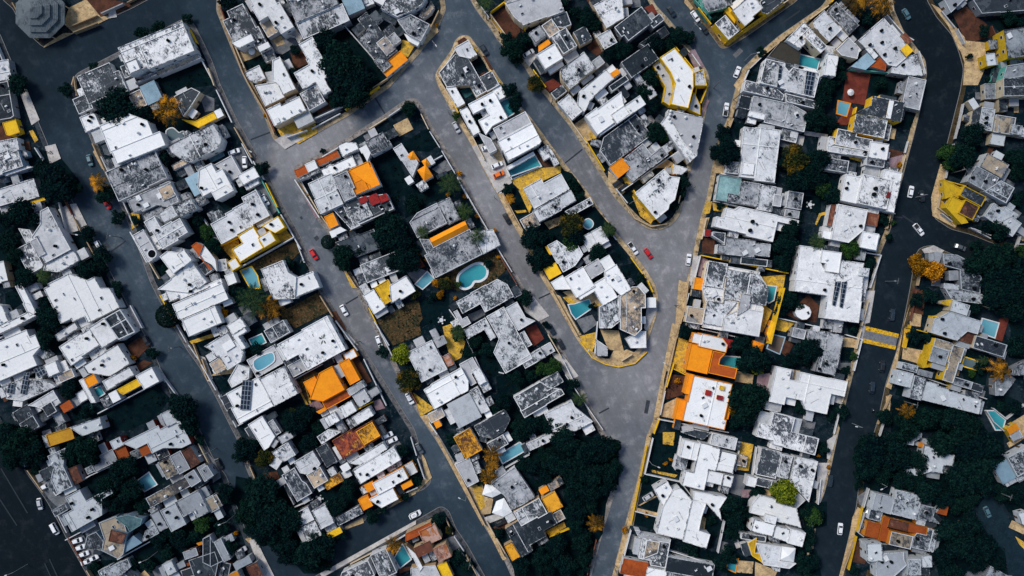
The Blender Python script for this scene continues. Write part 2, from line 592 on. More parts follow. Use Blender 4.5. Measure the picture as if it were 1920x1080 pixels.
|r2 115,110 250,-10
|w1.6 690,840 640,1040
>white pickup 188,783,-55 white pickup with black bed on the wide junction
>red car 300,820,-55 small red car crossing the wide central junction
>white car 605,868,82 white car parked at kerb by long cream wall
>black car 75,290,35 black car upper of two in the orange-roof driveway
>black car 115,330,35 black car lower of two in the orange-roof driveway
^pole 610,345,20
^lamp 160,450,25
@1520 270
#w|white and grey roof cluster above yellow patio on avenue west side
m4.2 115,22 150,-40 420,-30 447,30 430,100 272,72 130,62
g4 90,92 290,132 272,220 75,182
W5 450,-30 602,10 557,118 430,97
g4.2 420,102 557,122 550,180 415,152
#w|huge white roof house right on the avenue with red hatch
w5.5 387,217 620,282 562,490 362,442
W5 250,237 382,232 350,445 235,427
w5.1 562,182 692,225 617,520 565,495 625,280 540,250
#w|white ribbed roof house with dark red terraces
w5.5 200,452 425,490 405,640 262,760 165,692
k3.8 430,507 510,530 502,620 407,602
k4 150,452 190,457 162,620 127,612
W5.8 390,647 512,680 492,800 372,770
W4.8 100,657 160,662 137,710 87,702
#w|giant white avenue house with twin long solar strips
w5.5 -70,752 90,792 70,880 112,960 212,972 227,867 385,895 402,990 382,1080 387,1180 357,1335 97,1312 130,1130 -110,1112 -130,1022
W6 87,797 235,812 212,972 107,950 112,902 72,880
m6 362,930 442,932 430,990 362,985
!5.9 185,1030 230,1030 185,1215 160,1205
!5.9 235,1035 275,1030 240,1230 215,1220
#w|sandy and grey L-shaped house at right above yellow villa
t5 1320,67 1490,152 1440,250 1272,182
g5 1240,167 1440,262 1330,350 1172,290
m5.2 1432,272 1530,332 1462,450 1312,352
#y|bright yellow villa with rusty brown roof on the avenue corner
g5 1150,312 1310,392 1290,470 1122,392
k5.2 1160,422 1282,472 1202,570 1112,512
y3.6 1000,282 1150,322 1112,400 1062,390 1012,410 1000,342
y4.5 1012,472 1062,402 1150,422 1122,500 1182,590 1132,600
#w|grey zigzag house right of the yellow villa
m4.5 1300,542 1372,452 1450,482 1540,502 1502,550 1392,600
w4.8 1380,612 1500,542 1582,590 1522,690
#g|rounded grey corner house beside the golden autumn trees
g4 992,822 1100,832 1212,890 1282,1000 1272,1120 1130,1090 1122,942 1002,912
c3 930,812 988,817 962,890 930,882
m3.8 1010,1085 1120,1095 1300,1130 1290,1200 1060,1170
~y 262,72 402,82 392,140 292,112
~k 570,30 690,60 660,180 570,150
~p 580,110 690,80 690,200 590,180
~t 900,400 970,150 1030,180 940,480 1100,600 1080,630 910,540
~y 960,330 1010,330 1000,440 1140,580 1100,600 960,500
%d 980,0 1320,20 1260,160 1160,280 1020,230 970,130
%d 1400,60 1640,40 1640,300 1530,260 1440,110
%d 1500,380 1640,340 1640,580 1540,480
%d 1220,620 1400,600 1500,700 1400,750
%d 1210,880 1560,830 1640,960 1640,1200 1330,1200 1280,1000
%d 0,250 100,200 240,300 230,430 100,420 0,380
%d 390,820 490,860 440,1060 400,990
%d 510,530 600,560 590,640 510,620
~y 30,600 60,520 125,505 125,525 75,540 40,610
~o 0,340 70,300 120,260 90,340
~c 830,790 920,760 1000,800 980,815 850,820
*D 60,100,100 60,260,90 170,370,85 100,330,75 1150,80,110 1090,120,70 1540,120,90 1580,200,80 1300,900,140 1450,860,140 1400,1000,150 1560,980,140 560,570,45 590,700,35 1420,640,90 1330,620,60 1560,420,50 1600,800,60 450,900,45 1360,1120,130 1500,1120,120 1250,760,50
*G 1030,60,75 1050,150,60 310,800,80 620,590,24
*A 810,910,85 930,950,85 660,160,30 300,350,40
*P 60,740,70
|w2 1140,290 1440,460
|y2.6 1000,280 1150,320
|c1.4 970,380 950,480 1090,590
|w1.8 400,815 520,835 440,1080
|w1.8 1190,630 1340,710
|w1.8 1430,770 1530,800 1580,650
|w2.6 240,440 620,525
>white car 752,358,78 white car in the avenue lane at the right junction
>black car 836,390,-80 black car beside the white one at the right junction
>white pickup 810,643,-50 white pickup turning at the right junction
>grey car 1122,775,-20 dark grey car in the shaded side street on right
^lamp 785,400,180
^pole 1050,220,40
^pole 560,1030,170
@0 540
#w|very wide clean white roof on left street beside frame house
W5 325,10 360,-20 500,-115 640,-62 700,-72 760,0 820,0 900,150 650,260 640,220 540,245 450,250
#w|white U-plan house around a dark court at left edge
W5 110,-10 150,-32 282,190 202,208 180,112
W5.1 -60,352 -40,280 60,262 202,172 262,205 0,350
W4.8 -60,120 10,130 40,190 70,270 20,300 -60,260
#w|broad white roof with small square hatch at left edge
W5 -20,420 180,302 230,362 260,350 302,440 242,510 272,560 62,690 -40,690
#w|white house with cluttered debris roof and open white frame
W5 450,440 600,332 700,300 762,400 620,520 525,590
w5.6 640,300 780,235 882,380 770,440
d4.6 782,232 900,162 1012,332 892,388
w4 417,362 460,312 560,262 592,300 432,400
#w|plain white roofed house below the debris roof house
W4.5 620,592 880,412 972,570 822,660 662,642
#w|white house with orange roof box yellow deck and blue plunge pool
o5 630,672 710,652 732,710 660,750
w5 770,692 980,592 992,640 872,740 792,762
W5 1015,662 1135,592 1192,700 1082,760 1052,720
y4 870,772 1030,672 1057,730 922,800
W4.6 820,792 860,772 912,830 842,862
W3.4 590,692 622,680 722,860 682,862
#w|mottled white house with two slanted solar panel banks
m4.5 10,752 130,682 330,692 402,730 202,850 52,832
W5 330,582 400,547 457,620 362,680
t4 430,652 530,602 562,660 452,715
!4.9 65,712 110,710 95,795 50,790
!4.9 180,640 225,630 190,800 150,795
!5 250,610 320,590 350,640 290,680
#g|dark patchwork roofs with orange-red tiled box at left
m4.5 215,882 380,772 462,840 372,930 272,892
d4.6 100,932 200,872 262,950 132,1020
O4 450,882 520,842 547,890 482,940
d4.9 312,892 390,852 422,930 352,965
d4.4 142,1012 250,962 302,1050 182,1090
#w|plain white roof with round bite beside the dark lot
W5 530,1052 740,962 782,1070 600,1100
#r|white house with red trim and orange-red courtyard
W5 930,1170 1060,1080 1190,1040 1350,1010 1402,1100 1432,1160 1372,1200 1242,1200 1142,1230 1102,1180 1002,1200
w5.3 1190,962 1280,897 1332,1000 1262,1042
W4.5 815,1165 890,1110 932,1175 862,1210
O3.6 862,1212 930,1172 952,1210 972,1270 907,1320
O4.2 1030,1190 1100,1185 1140,1235 1070,1255
c3.2 682,1300 830,1200 892,1300 702,1380
#w|white block house with dark slot window by the round tree
W5.5 1285,125 1640,-30 1735,80 1602,120 1350,245 1342,230
W6 1352,252 1602,128 1662,245 1432,370
w4.6 1215,0 1300,-40 1562,-20 1582,15 1340,62 1282,112
%d 240,150 400,90 450,250 420,400 330,470 260,350 230,250
%d 730,962 1180,722 1282,830 1152,980 962,1070 782,1060
%d 430,740 560,690 600,760 560,830 460,840
%d 540,900 700,870 720,960 560,1000
%d 1460,410 1600,340 1640,420 1550,480
%d 40,40 150,0 180,110 50,190
~k 960,430 1060,360 1120,440 1000,560
~k 1000,590 1080,540 1150,560 1020,640
~c 950,160 990,130 1070,290 1020,330
~c 1150,620 1200,590 1260,690 1240,710
~c 1480,500 1540,520 1600,680 1560,700
~y 1420,400 1600,340 1600,370 1440,420
~n 610,880 690,850 700,920 630,940
=n|small blue plunge pool beside the orange roof box
705,762 760,737 787,790 735,822
*D 340,250,110 330,390,90 870,30,55 500,760,75 1370,930,130 1420,1030,90 640,930,60 1520,250,1 350,120,70 1300,850,60 690,1060,45 30,260,45 100,1060,60
*R 1250,210,88
*O 1140,490,58
*A 995,525,28 1305,290,16
|w1.8 985,130 1075,300
|w1.8 740,940 1200,700
|w1.8 0,380 230,250
|t1.6 1450,410 1560,690
|w1.8 1240,680 1330,800
|w2 780,230 890,385 1010,330
|w2 820,300 940,240
>black car 1100,395,-62 dark car parked in shade beside the open white frame
^pole 1350,440,10
^lamp 1370,990,20
@380 540
#w|grey-white house with cream box and small teal courtyard pool
m4.6 20,442 120,360 182,345 230,400 312,460 282,560 202,600 100,522 70,470
W4.9 140,432 210,387 242,430 182,476
W5 170,282 290,217 322,300 222,340
W4.7 215,345 320,305 330,330 270,355 320,450 290,470
t3 50,560 130,525 190,600 95,650
#w|pale house with chamfered blue roof-terrace pool
c3.5 302,552 530,432 612,570 425,650
g4.5 455,322 600,242 660,330 512,410
#w|broad white wavy-stained roof with dark palm leaning over it
w6 740,312 935,207 1072,470 802,600 692,502 622,560 572,430
c3.6 630,582 760,522 802,610 682,665
#w|white house carrying a tall black solar array
W5 190,782 350,702 400,672 480,702 542,880 272,1020 212,902
w5.5 410,692 600,587 722,790 545,880
w4.5 190,692 260,572 350,602 342,690 212,742
!5.5 300,690 370,690 350,915 280,915
#o|vivid orange stepped roof house in the second block
o6 870,642 970,582 1062,770 892,850 802,832
o5 755,712 850,652 892,790 812,810
O4.5 890,862 1080,757 1112,810 932,910
o4.5 1017,572 1090,522 1182,690 1107,725
c4 980,592 1018,575 1072,660 1032,670
o4 860,932 910,892 922,920 872,940
W4 1040,502 1130,457 1162,510 1092,550
#w|white house with lilac-grey round deck below orange house
c4.6 1070,762 1190,702 1217,740 1112,810
c4 1120,812 1210,752 1262,850 1172,890
W4.9 1020,902 1110,842 1152,920 1062,980
W5 1115,972 1240,892 1282,950 1162,1030
w4.6 900,972 990,932 1027,1000 942,1040
#w|white roof wing with dark hatch beside second block trees
W4 337,1025 440,962 545,1110 492,1200 462,1215
c4 545,1110 660,1080 692,1130 592,1160
m4.5 517,1232 640,1152 697,1260 602,1302 542,1262
#k|rust-red and gold speckled tile roof house
K5 975,1140 1115,1065 1275,1010 1335,1105 1052,1300
T5.3 1145,1075 1272,1012 1332,1105 1215,1180
#w|white house with flat yellow strip roof on second street
W4.5 1200,52 1280,12 1330,80 1380,140 1282,200
y4.7 1280,0 1380,-60 1452,20 1392,52 1410,100 1372,120
W5.1 1400,-20 1520,-90 1602,20 1482,90 1412,100
~o 590,180 870,30 960,170 700,300 600,240
~o 1310,250 1600,90 1640,350 1430,430
~o 690,690 840,620 870,640 760,700 810,900
~k 960,180 1000,170 1080,310 1040,330
~k 1110,540 1170,520 1270,700 1220,720
~p 1280,850 1330,830 1370,900 1300,920
~p 790,870 870,840 910,890 830,930
%d 265,360 320,310 440,280 500,400 400,450 300,490
%d 560,890 720,830 860,960 860,1080 620,1080
%d 110,700 190,680 210,760 160,790
%d 590,390 730,330 700,370 620,430
%d 190,630 240,600 270,640 200,680
~t 190,560 250,590 230,640 60,660
~y 100,190 160,130 180,230 130,270
~y 690,700 760,690 830,910 800,920
~c 1040,300 1100,350 1170,430 1070,380
=n|small teal pool in a dark court under cream box
355,387 445,347 475,405 385,450
=b|chamfered pale blue pool on the second block terrace
412,540 530,482 557,510 545,550 440,610
*D 320,60,80 690,1000,100 760,930,80 240,30,60 50,60,30 860,1050,60 400,460,60 620,680,30 1350,480,50 640,960,50 330,480,40
*B 1480,500,85
*O 1540,700,95 680,950,60 1580,40,60
*A 160,190,35
*P 380,100,130 490,150,105 905,385,58
|w2.4 130,800 260,1040
|w2.2 545,420 690,690
|w2 680,690 1070,480
|w1.8 270,1030 540,880
|w1.6 1290,250 1400,430
|t1.6 0,530 60,700
|y2.4 1160,910 1280,850
|w1.6 1210,530 1380,880
>white car 1060,168,-62 white car parked on second street beside brown scrub lot
>white car 1322,402,-70 white car parked below the scrub lot wall
>white car 120,607,28 white car parked on roofless drive of cream box house
>white car 1552,828,-65 white car parked by the yellow driveway on second street
^pole 1180,400,-40
@760 540
#w|mottled grey house with pinkish side terrace in central block
m4.5 20,492 190,382 262,510 322,620 112,700
g4 215,392 285,352 307,410 242,450
p3.8 267,522 320,492 372,570 322,590
#w|grey slab house with dark inner court and red chimney box
m5.2 385,102 490,42 600,-30 700,-62 780,-20 802,60 602,190 562,120 432,190 402,150
d4 330,132 380,104 400,150 347,165
c3.6 355,177 400,162 412,230 465,222 492,260 432,300
d4.2 792,0 840,-20 877,50 805,80
#w|largest rough grey cruciform roof in the central block
m5 600,202 730,162 850,302 942,550 742,630 662,480 702,382
m4.7 740,152 840,107 902,220 982,250 852,310
m4.5 440,312 600,222 682,370 642,390 592,320 462,380
m4.8 872,562 1000,432 1047,500 912,620
#w|clean white stepped house behind yellow driveway
W5.3 190,722 420,597 472,700 472,770 232,900 120,772 182,740
W4.6 490,622 540,602 622,690 562,730
c3.5 422,562 500,522 560,610 500,640 530,720 472,740
#w|white corrugated roof house with beige front rooms
s5 310,872 480,792 567,960 407,1055
m4.5 477,772 540,742 632,910 568,955
t3.6 165,952 260,902 312,960 192,1010
o3.5 210,1002 250,987 272,1035 232,1050
#w|grey oblong roof beside dark trees in central block
m5 805,822 1010,702 1072,740 1172,762 1190,790 1062,880 882,980 872,912
m5.3 1000,702 1150,632 1190,710 1072,760
#w|rubble-roofed grey house near the large southern tree mass
m4.5 1060,932 1240,852 1292,910 1392,990 1302,1070 1082,1080
m3.6 915,1170 1080,1080 1172,1040 1182,1090 932,1240
#w|grey house behind gold speckled tile roof annex
g4.6 520,1062 730,892 787,990 740,1080 652,1130 562,1110
T4.2 360,1110 500,1050 567,1225 447,1280
m4 612,1170 722,1100 792,1180 642,1222
#g|half ruined black and sandy corner house in wedge end
m5 1472,132 1590,62 1622,240 1532,312 1442,290
t5.6 1592,82 1690,0 1740,-20 1812,60 1792,150 1752,330 1722,360 1632,320
W3.5 1822,72 1885,77 1872,150 1802,140
w3.5 1652,382 1760,322 1820,327 1792,430 1702,470
c3.4 1442,392 1530,452 1502,520 1420,500
%d 480,370 600,320 660,480 720,640 640,680 560,560
%d 600,540 680,520 700,620 620,650
%d 680,660 900,620 1040,560 1140,540 1160,600 1000,690 810,810 720,880 690,780
%d 1060,890 1180,790 1240,700 1290,780 1110,880
%d 160,240 330,180 350,290 280,310
%d 0,120 120,90 330,30 330,120 200,250 60,340 0,360
%d 740,900 830,890 900,1000 1060,940 1080,1080 780,1080
~g 470,200 590,150 600,200 490,260
~r 900,300 980,270 1040,380 960,440
~y 280,290 340,270 450,400 420,520 350,560 310,430
~y 60,782 220,902 112,962
~t 110,960 160,950 230,1060 200,1080
~t 1110,40 1160,60 1320,350 1280,360
~o 0,120 100,90 130,230 60,330 0,340
~y 1310,360 1430,330 1440,380 1400,480 1330,430
~t 1400,520 1470,520 1600,560 1600,590 1500,575
~t 1460,310 1600,320 1640,480 1520,460
~t 1640,470 1660,460 1760,500 1800,470 1790,500 1720,570 1600,592 1500,575 1440,530 1530,530 1560,470
~y 1180,70 1320,40 1440,60 1470,130 1400,145 1370,85 1230,120
~g 1280,240 1400,200 1440,270 1340,340
~c 830,-10 960,60 1080,210 1000,250 900,180
~c 1090,480 1180,500 1300,660 1230,690
=n|small blue pool with stepped end in yellow court
1225,127 1270,122 1375,87 1402,145 1277,230 1247,190
*D 390,340,60 900,80,60 530,400,65 620,480,70 480,500,50 830,690,70 740,850,75 1100,590,75 1030,600,60 960,1040,90 860,1060,90 1060,1030,80 1260,720,50 40,640,70 580,90,1 1060,280,38 1110,400,30 680,900,55 1150,1060,70 1400,130,30
*G 910,50,45 460,490,50 940,650,50
*O 60,700,70 210,60,40
*A 260,50,35 370,75,18 280,30,22
*P 390,340,62 1310,830,60
|w2.2 460,380 560,600 620,700
|w2 1440,250 1420,490
|t1.6 1100,20 1290,360
|y0.7 1310,400 1400,522 1500,572 1600,592 1720,565 1810,480
|w2 330,160 430,300
|w1.8 700,630 740,640
|w1.6 1200,650 1480,1060
>navy car 1095,310,-62 dark blue car parked before the cruciform roof house
>black car 1165,420,-62 black car parked behind the dark blue one on central street
>white car 35,830,-60 white car at kerb in front of yellow driveway left of house
^lamp 1330,495,60
@1140 540
#o|vivid orange and white house beside the turquoise pool
W6 635,342 700,337 862,377 900,430 882,490 672,430 627,397
o5.5 630,402 785,467 745,635 577,620
O5.3 790,472 880,492 842,530 832,572 962,605 960,680 752,640
r4 860,377 930,392 930,440 905,450
o4.8 600,642 650,652 612,800 577,790
W5.8 652,652 915,722 892,990 872,1070 557,990 592,850
o4 530,832 595,847 552,990 497,980
o4.5 882,862 917,867 912,985 862,980
r6.5 735,767 775,772 770,810 732,802
r6.5 820,807 862,810 860,840 817,837
y6.5 840,737 875,737 870,765 840,765
#w|wide clean white roof house east of the big tree
W5 1265,592 1375,607 1365,690 1440,700 1440,632 1690,680 1802,702 1772,810 1682,800 1632,955 1482,902 1452,832 1342,830 1312,880 1207,845
#w|white house with dark striped pergola below wide white roof
s3 1140,922 1230,942 1222,1030 1122,1012
w4.7 1235,927 1400,975 1382,1080 1582,1130 1552,1260 1322,1190 1232,1170 1122,1090 1130,1010 1230,1030
#g|dark grey roofs over cracked patio west of avenue
g4.5 1380,292 1480,315 1480,385 1390,370
g4.6 1502,312 1622,332 1772,350 1722,600 1692,660 1542,620 1600,480 1500,390
#o|small orange hipped summerhouse beside the drained pool
o3.4 1095,397 1187,420 1152,480 1087,450
y3.2 1190,330 1230,250 1250,270 1210,400
#w|round white gazebo roof on brown garden court
W3.2 1415,150 1440,130 1475,125 1510,145 1525,180 1515,215 1490,235 1455,237 1420,215 1405,185
%d 920,370 1090,390 1200,480 1250,560 1120,650 1010,600 960,520
%d 930,720 1110,740 1190,780 1120,1000 960,1060 900,1000
%d 420,620 580,650 560,800 420,850
%d 1240,500 1360,480 1560,560 1480,590 1280,570
%d 1300,20 1420,20 1440,160 1300,220
~t 530,-60 600,-40 560,250 500,300
~t 480,260 530,280 420,680 380,970 340,970
~y 530,372 620,402 580,640 475,602
~k 430,640 580,660 560,800 420,840
~t 400,880 520,820 490,980 390,960
~p 1120,652 1242,632 1202,762 1110,732
~y 1255,230 1400,260 1330,330 1240,310
~y 1070,0 1180,-10 1160,120 1230,170 1160,330 1130,330 1150,160 1060,120
~k 1500,50 1580,130 1560,260 1420,240 1330,200
~t 960,620 1090,650 1080,720 950,700
~k 1310,380 1390,420 1340,520 1290,480
~t 1380,610 1440,620 1430,700 1370,690
~c 300,70 340,70 370,160 290,330 270,300
=n|turquoise pool on the orange terrace
837,547 862,512 1000,522 977,605 832,572
=n|blue pool with white rim beneath tall yellow wall
1190,-15 1257,-8 1237,90 1202,110 1175,80
=k|drained brown pool with blue edge behind yellow wall
1232,352 1320,372 1282,490 1192,450
*D 595,335,65 1130,540,120 1000,430,90 1050,850,150 1000,980,100 1350,560,70 1500,460,95 1350,80,80 1420,140,55 1300,170,60 1140,800,80 1400,860,40 1030,560,80 920,1030,50 1450,900,50 1500,540,60
*B 1130,590,60 940,1020,35 620,380,40
*O 960,900,80 1070,530,60
*A 520,690,30
|y5 1300,0 1260,150 1197,415
|y1.6 480,600 580,650
|t1.4 600,-60 580,130 540,270
|w1.8 660,300 980,370
|w1.8 1250,220 1610,300
|t1.4 510,370 380,960
|w2 370,980 900,1080
|k2 1230,640 1200,770
^pole 500,130,140
^lamp 430,570,150
@1520 540
#c|white blotched house with red rooftop tank and orange terrace pool
w5 1065,92 1197,130 1172,200 1052,180
m5 920,232 972,217 1032,182 1290,242 1252,340 1172,330 1092,400 912,330
g4.5 1240,352 1472,430 1447,530 1222,440
y3.6 985,100 1068,85 1050,130 985,125
k3.5 1100,380 1170,330 1245,350 1210,430
#y|sandy and black blotched roof house with yellow staircase front
t5 1060,420 1160,452 1122,560 1062,710 982,690 1022,612 1040,560
g5.1 912,450 1052,462 1012,560 1012,600 892,532
t5 940,372 1070,420 1050,460 915,448
c4.2 915,550 1015,590 1000,630 905,590
g4 1070,660 1220,710 1200,760 1060,720
y3.5 855,500 900,430 880,570 910,590 840,600 830,570
#w|long cracked white roof house stretching east from avenue
w5 640,612 780,642 742,750 652,722
w5.2 782,652 862,680 832,850 742,822
w5 862,692 960,722 1042,770 1172,802 1282,840 1262,960 1102,892 832,852
m4 690,552 812,590 790,640 682,602
g3.8 830,600 920,650 900,680 800,640
#g|dark grey polygon roof hut near the right edge
g4 1400,692 1482,672 1522,710 1442,810 1372,802
g3.6 1520,600 1640,540 1640,660 1540,650
#y|small orange-yellow roof at the right edge by teal pool
o3.2 1460,1062 1540,1017 1565,1060 1502,1092
%d 760,20 880,0 1000,80 960,200 840,220 750,150
%d 720,320 940,370 880,470 720,440
%d 1150,460 1340,520 1310,730 1150,690 1120,600
%d 610,830 1100,900 1240,960 1330,1080 600,1080
%d 1450,100 1640,60 1640,540 1480,520 1500,330
%d 1340,820 1480,810 1600,870 1480,980 1320,890
%d 120,870 260,890 220,1060 180,950
%d 650,740 740,760 730,830 630,800
%d 220,460 300,450 310,550 220,540
%d 270,260 370,280 340,370 280,340
~k 760,0 860,20 840,200 750,180
~t 760,60 700,250 640,600 600,760 560,740 640,480
~t 740,180 830,200 820,290 740,280
~r 1410,230 1490,210 1432,400 1372,380
~t 690,440 850,470 820,570 680,530
~y 700,300 730,310 700,450 680,440
~t 560,810 600,800 590,920 560,900
~g 1130,520 1250,550 1230,610 1120,580
~t 250,370 370,380 360,450 240,440
~g 190,480 220,460 220,560 300,560 290,640 180,600
~c 380,270 410,290 370,450 340,450 370,320
~c 160,800 250,820 230,870 150,850
~c 400,20 480,20 440,260 390,270
=b|shallow blue pool on an orange terrace at right
1285,232 1402,265 1372,370 1260,330
=n|teal angular pool near the right edge
1310,922 1370,922 1450,990 1430,1060 1382,1060 1350,1000
=g|small grey pond bordered by gold at right
1150,520 1245,550 1230,610 1130,580
*D 1480,60,120 1550,150,100 900,60,60 780,360,60 880,370,50 720,1050,120 900,980,110 1080,1000,110 1230,1040,90 560,980,70 250,930,55 30,470,90 270,620,40 1560,440,90 1330,450,50 1280,600,50 1400,150,70 1540,900,60 800,90,55 1180,1080,110 1250,150,60 330,310,35
*G 325,510,35 1210,640,35
*O 160,970,40 1430,890,50
*P 1430,620,95 730,930,70 1300,545,40
|y2.4 720,295 960,360
|y3 870,310 900,210 960,220
|w2.4 1200,440 1440,530
|w1.8 870,680 1310,830
|t1.4 600,800 500,1020
|w1.8 1310,920 1360,1000 1440,1070
|c2 1100,80 1330,150
|w1.6 260,350 380,385 320,620
|w1.6 1360,900 1460,980 1600,870
>navy car 614,202,84 dark car in avenue lane above the yellow crossing
>black car 537,588,82 dark car in avenue lane below the yellow crossing
>navy car 463,748,82 dark car lower in the avenue by cracked white roof
>black moto 463,915,85 dark motorcycle riding in the lower avenue
^pole 700,850,170
^lamp 310,1015,170
@0 810
#k|brown roof with pink edge and yellow specks at lower left
T4 320,0 540,-10 552,30 390,125
#w|low white cluttered house with rust terrace at lower left
w4.5 350,192 490,112 472,260 542,400 432,470 380,362 402,262
d3.4 290,292 370,262 392,350 322,362
k3.4 480,292 570,252 622,360 542,410
#w|white L-roof house facing the dark lower-left avenue
W5 490,490 600,432 642,520 740,462 830,432 847,460 762,502 765,620 545,750 470,640 532,570
m4.5 390,592 480,532 512,580 412,640
#b|faceted tan and teal modern house behind row of cars
t5 740,682 870,632 932,692 952,760 922,920 882,950 762,890 780,800
n5.6 860,645 962,622 1067,652 1052,700 972,750 952,712
k6.3 832,732 952,762 912,840 812,820
g4.5 632,870 652,780 720,750 770,810 770,890
m4 1060,832 1090,742 1160,692 1192,760
b4.4 925,850 1000,780 1062,830 940,900
#t|tan-roofed house with grey window-slotted wing at lower left
t5 1180,232 1270,182 1332,310 1252,360
t5.1 1090,492 1390,342 1432,400 1132,572
c5 1272,182 1350,142 1422,260 1352,330
#w|pale grey house with dark reddish roof terrace by left street
c5 1382,322 1450,292 1512,360 1432,420
k5 1360,152 1420,112 1502,220 1422,290
c5 1502,292 1550,242 1602,330 1542,360
#w|white-beamed house with dotted grey deck at lower left
c5 1320,522 1490,432 1562,600 1472,650 1442,600 1372,640
m4.5 1200,592 1310,532 1392,680 1292,760
c4 1110,622 1190,592 1262,720 1202,745
t4.2 1532,502 1602,472 1642,582 1582,602
#w|broken grey roof at the bottom left edge
m4 740,1042 820,1002 960,962 982,1010 862,1120 762,1120
W4 1210,1002 1280,962 1332,1060 1252,1070
#k|dark cluttered workshop yard roof at lower left
d4 1440,980 1590,880 1642,950 1612,1100 1440,1100
c4 1370,912 1460,862 1492,920 1392,960
o3.4 1480,840 1510,820 1520,840 1490,850
O3.4 1400,990 1430,975 1440,990 1410,1005
y3.3 1530,1030 1600,985 1610,1000 1540,1040
%d 630,180 830,120 740,180 640,280 700,330 610,300
%d 640,350 900,240 1030,400 1080,500 960,560 880,620 780,600 840,440 700,460
%d 1100,250 1200,240 1250,370 1120,440
%d 1000,500 1100,570 1120,620 1060,700 980,620
%d 460,100 640,60 640,250 500,250
%d 1100,770 1600,600 1640,780 1300,980 1000,1000
%d 0,0 320,20 350,150 250,300 130,260 0,160
%d 660,960 900,960 760,1060 660,1060
~g 370,500 520,450 540,560 470,600
~g 510,800 620,760 760,960 660,1000
~g 290,380 360,360 430,480 370,500
~g 1400,110 1480,60 1600,200 1560,240
=b|blue-covered pool with white corner at lower left
1040,362 1120,305 1178,390 1090,440
*D 620,150,120 530,150,80 690,200,70 880,330,110 800,420,90 760,520,80 960,430,100 950,270,90 1060,560,60 120,80,140 230,160,110 90,210,90 1180,810,70 1350,820,80 1280,760,60 1000,1000,50 700,1010,45 1500,700,70 1560,650,50 1110,1000,60 1490,60,45 870,560,80 1040,500,50 1460,790,60 1240,900,60 1430,400,1 260,280,45 40,40,110
*O 530,230,50 1250,910,55
|w2 430,470 690,320 890,230
|w2 1070,490 1130,590
|w2 500,805 720,690
|w2 890,950 1200,780
|w1.8 1000,340 1080,480
|w1.8 310,290 430,470
>white car 342,407,25 white car parked on the avenue frontage of cluttered house
>silver car 297,540,-80 silver car parked at dark avenue kerb upper of two
>white van 412,725,-62 white van parked at dark avenue kerb lower of two
>white car 577,815,18 white car first from top in the row behind avenue
>white car 602,865,18 white car second from top in the row behind avenue
>white car 627,915,18 white car third from top in the row behind avenue
>white car 652,972,18 white car last in the row behind the avenue
>white pickup 692,950,25 white pickup squeezed beside the last car in avenue row
^lamp 1185,895,-160
^lamp 210,990,-160
@380 810
#g|grey rooftop cluster with sandy yellow patch in second block
m5 670,222 832,150 882,240 832,330 742,310
t5.1 780,332 880,252 932,360 842,430
g4.6 590,312 690,282 752,370 802,400 812,470 702,520
T4 910,382 1012,302 1062,360 932,440
g4 850,122 930,82 1002,210 932,280
#g|square brushed-grey roof house with yellow corner terrace
m5 695,612 782,560 842,660 722,710
m5.1 817,592 920,542 992,690 880,720
m5 732,722 832,670 902,770 782,825
y3.5 930,772 1017,712 1052,745 952,805
g3.5 985,652 1170,552 1207,610 1022,700
#w|long clean white roof under the rust tile house
W5 1110,282 1340,172 1430,112 1482,200 1192,395
w4.7 1092,232 1345,82 1392,130 1172,250
W4 1025,262 1080,232 1112,270 1062,300
#o|white stepped house with orange corner terraces on block corner
W5.5 1280,382 1490,272 1552,340 1442,400 1312,480
W5 1240,502 1420,422 1472,500 1342,570
o4 1165,512 1250,462 1262,560 1207,590
o4 1215,402 1280,362 1292,430 1232,450
o4 1490,402 1560,362 1577,400 1502,430
#w|white narrow roof left of the rust tile house
w4 860,42 930,-20 1040,0 892,90
#w|pale grey house bending along the lower cross street
m5 1250,932 1370,872 1462,1060 1340,1100
w4.6 1040,1062 1230,962 1292,1060 1202,1130 1020,1130
#t|pink and rust rooftop house on bottom block corner
p5 1630,740 1730,690 1792,780 1662,880
O5 1520,772 1700,672 1722,700 1632,752 1520,842
p5.3 1730,882 1810,832 1872,920 1772,990
k5.6 1580,882 1690,812 1732,880 1622,950
y3.5 1760,992 1830,982 1882,1090 1792,1090
w4.5 1545,870 1580,900 1660,1000 1640,1030 1560,950
m4.2 1560,1020 1740,1000 1790,1090 1560,1100
#w|pale yard building left of lower left street at bottom
c4 70,832 120,812 232,950 172,962
s4 230,992 340,932 372,970 252,1040
k4 330,1002 410,982 452,1090 352,1090
o4 190,1072 260,1047 280,1090 200,1100
d4 0,802 60,772 70,830 170,962 60,1010 0,980
#t|flat tan roof slab beside the lower left street
t4 15,522 100,462 147,550 60,602
c4.2 -60,560 10,510 48,600 0,630
c4.4 -40,270 20,230 70,350 10,370
%d 250,330 600,400 680,560 740,830 600,920 440,820 300,640 240,520
%d 880,440 1100,330 1180,460 1140,560 960,640 900,520
%d 660,20 870,0 880,100 700,180
%d 600,880 940,820 1060,760 960,900 880,1060 760,1060
%d 100,420 240,420 250,540 160,560
~k 460,310 560,290 580,350 490,360
~g 60,200 110,200 140,340 80,380
~t 320,800 360,790 400,840 350,830
~c 350,810 400,800 540,1080 450,1080
~t 1080,700 1200,640 1210,680 1040,740
~t 1480,480 1600,420 1600,460 1400,570
~c 880,1060 1600,660 1600,690 900,1090
~k 1440,960 1480,1020 1590,1000 1560,1030 1480,1060
~g 1330,30 1420,0 1490,90 1390,120
=n|blue pool between golden palm and pink roofs at bottom
1442,942 1500,842 1562,950 1482,1012
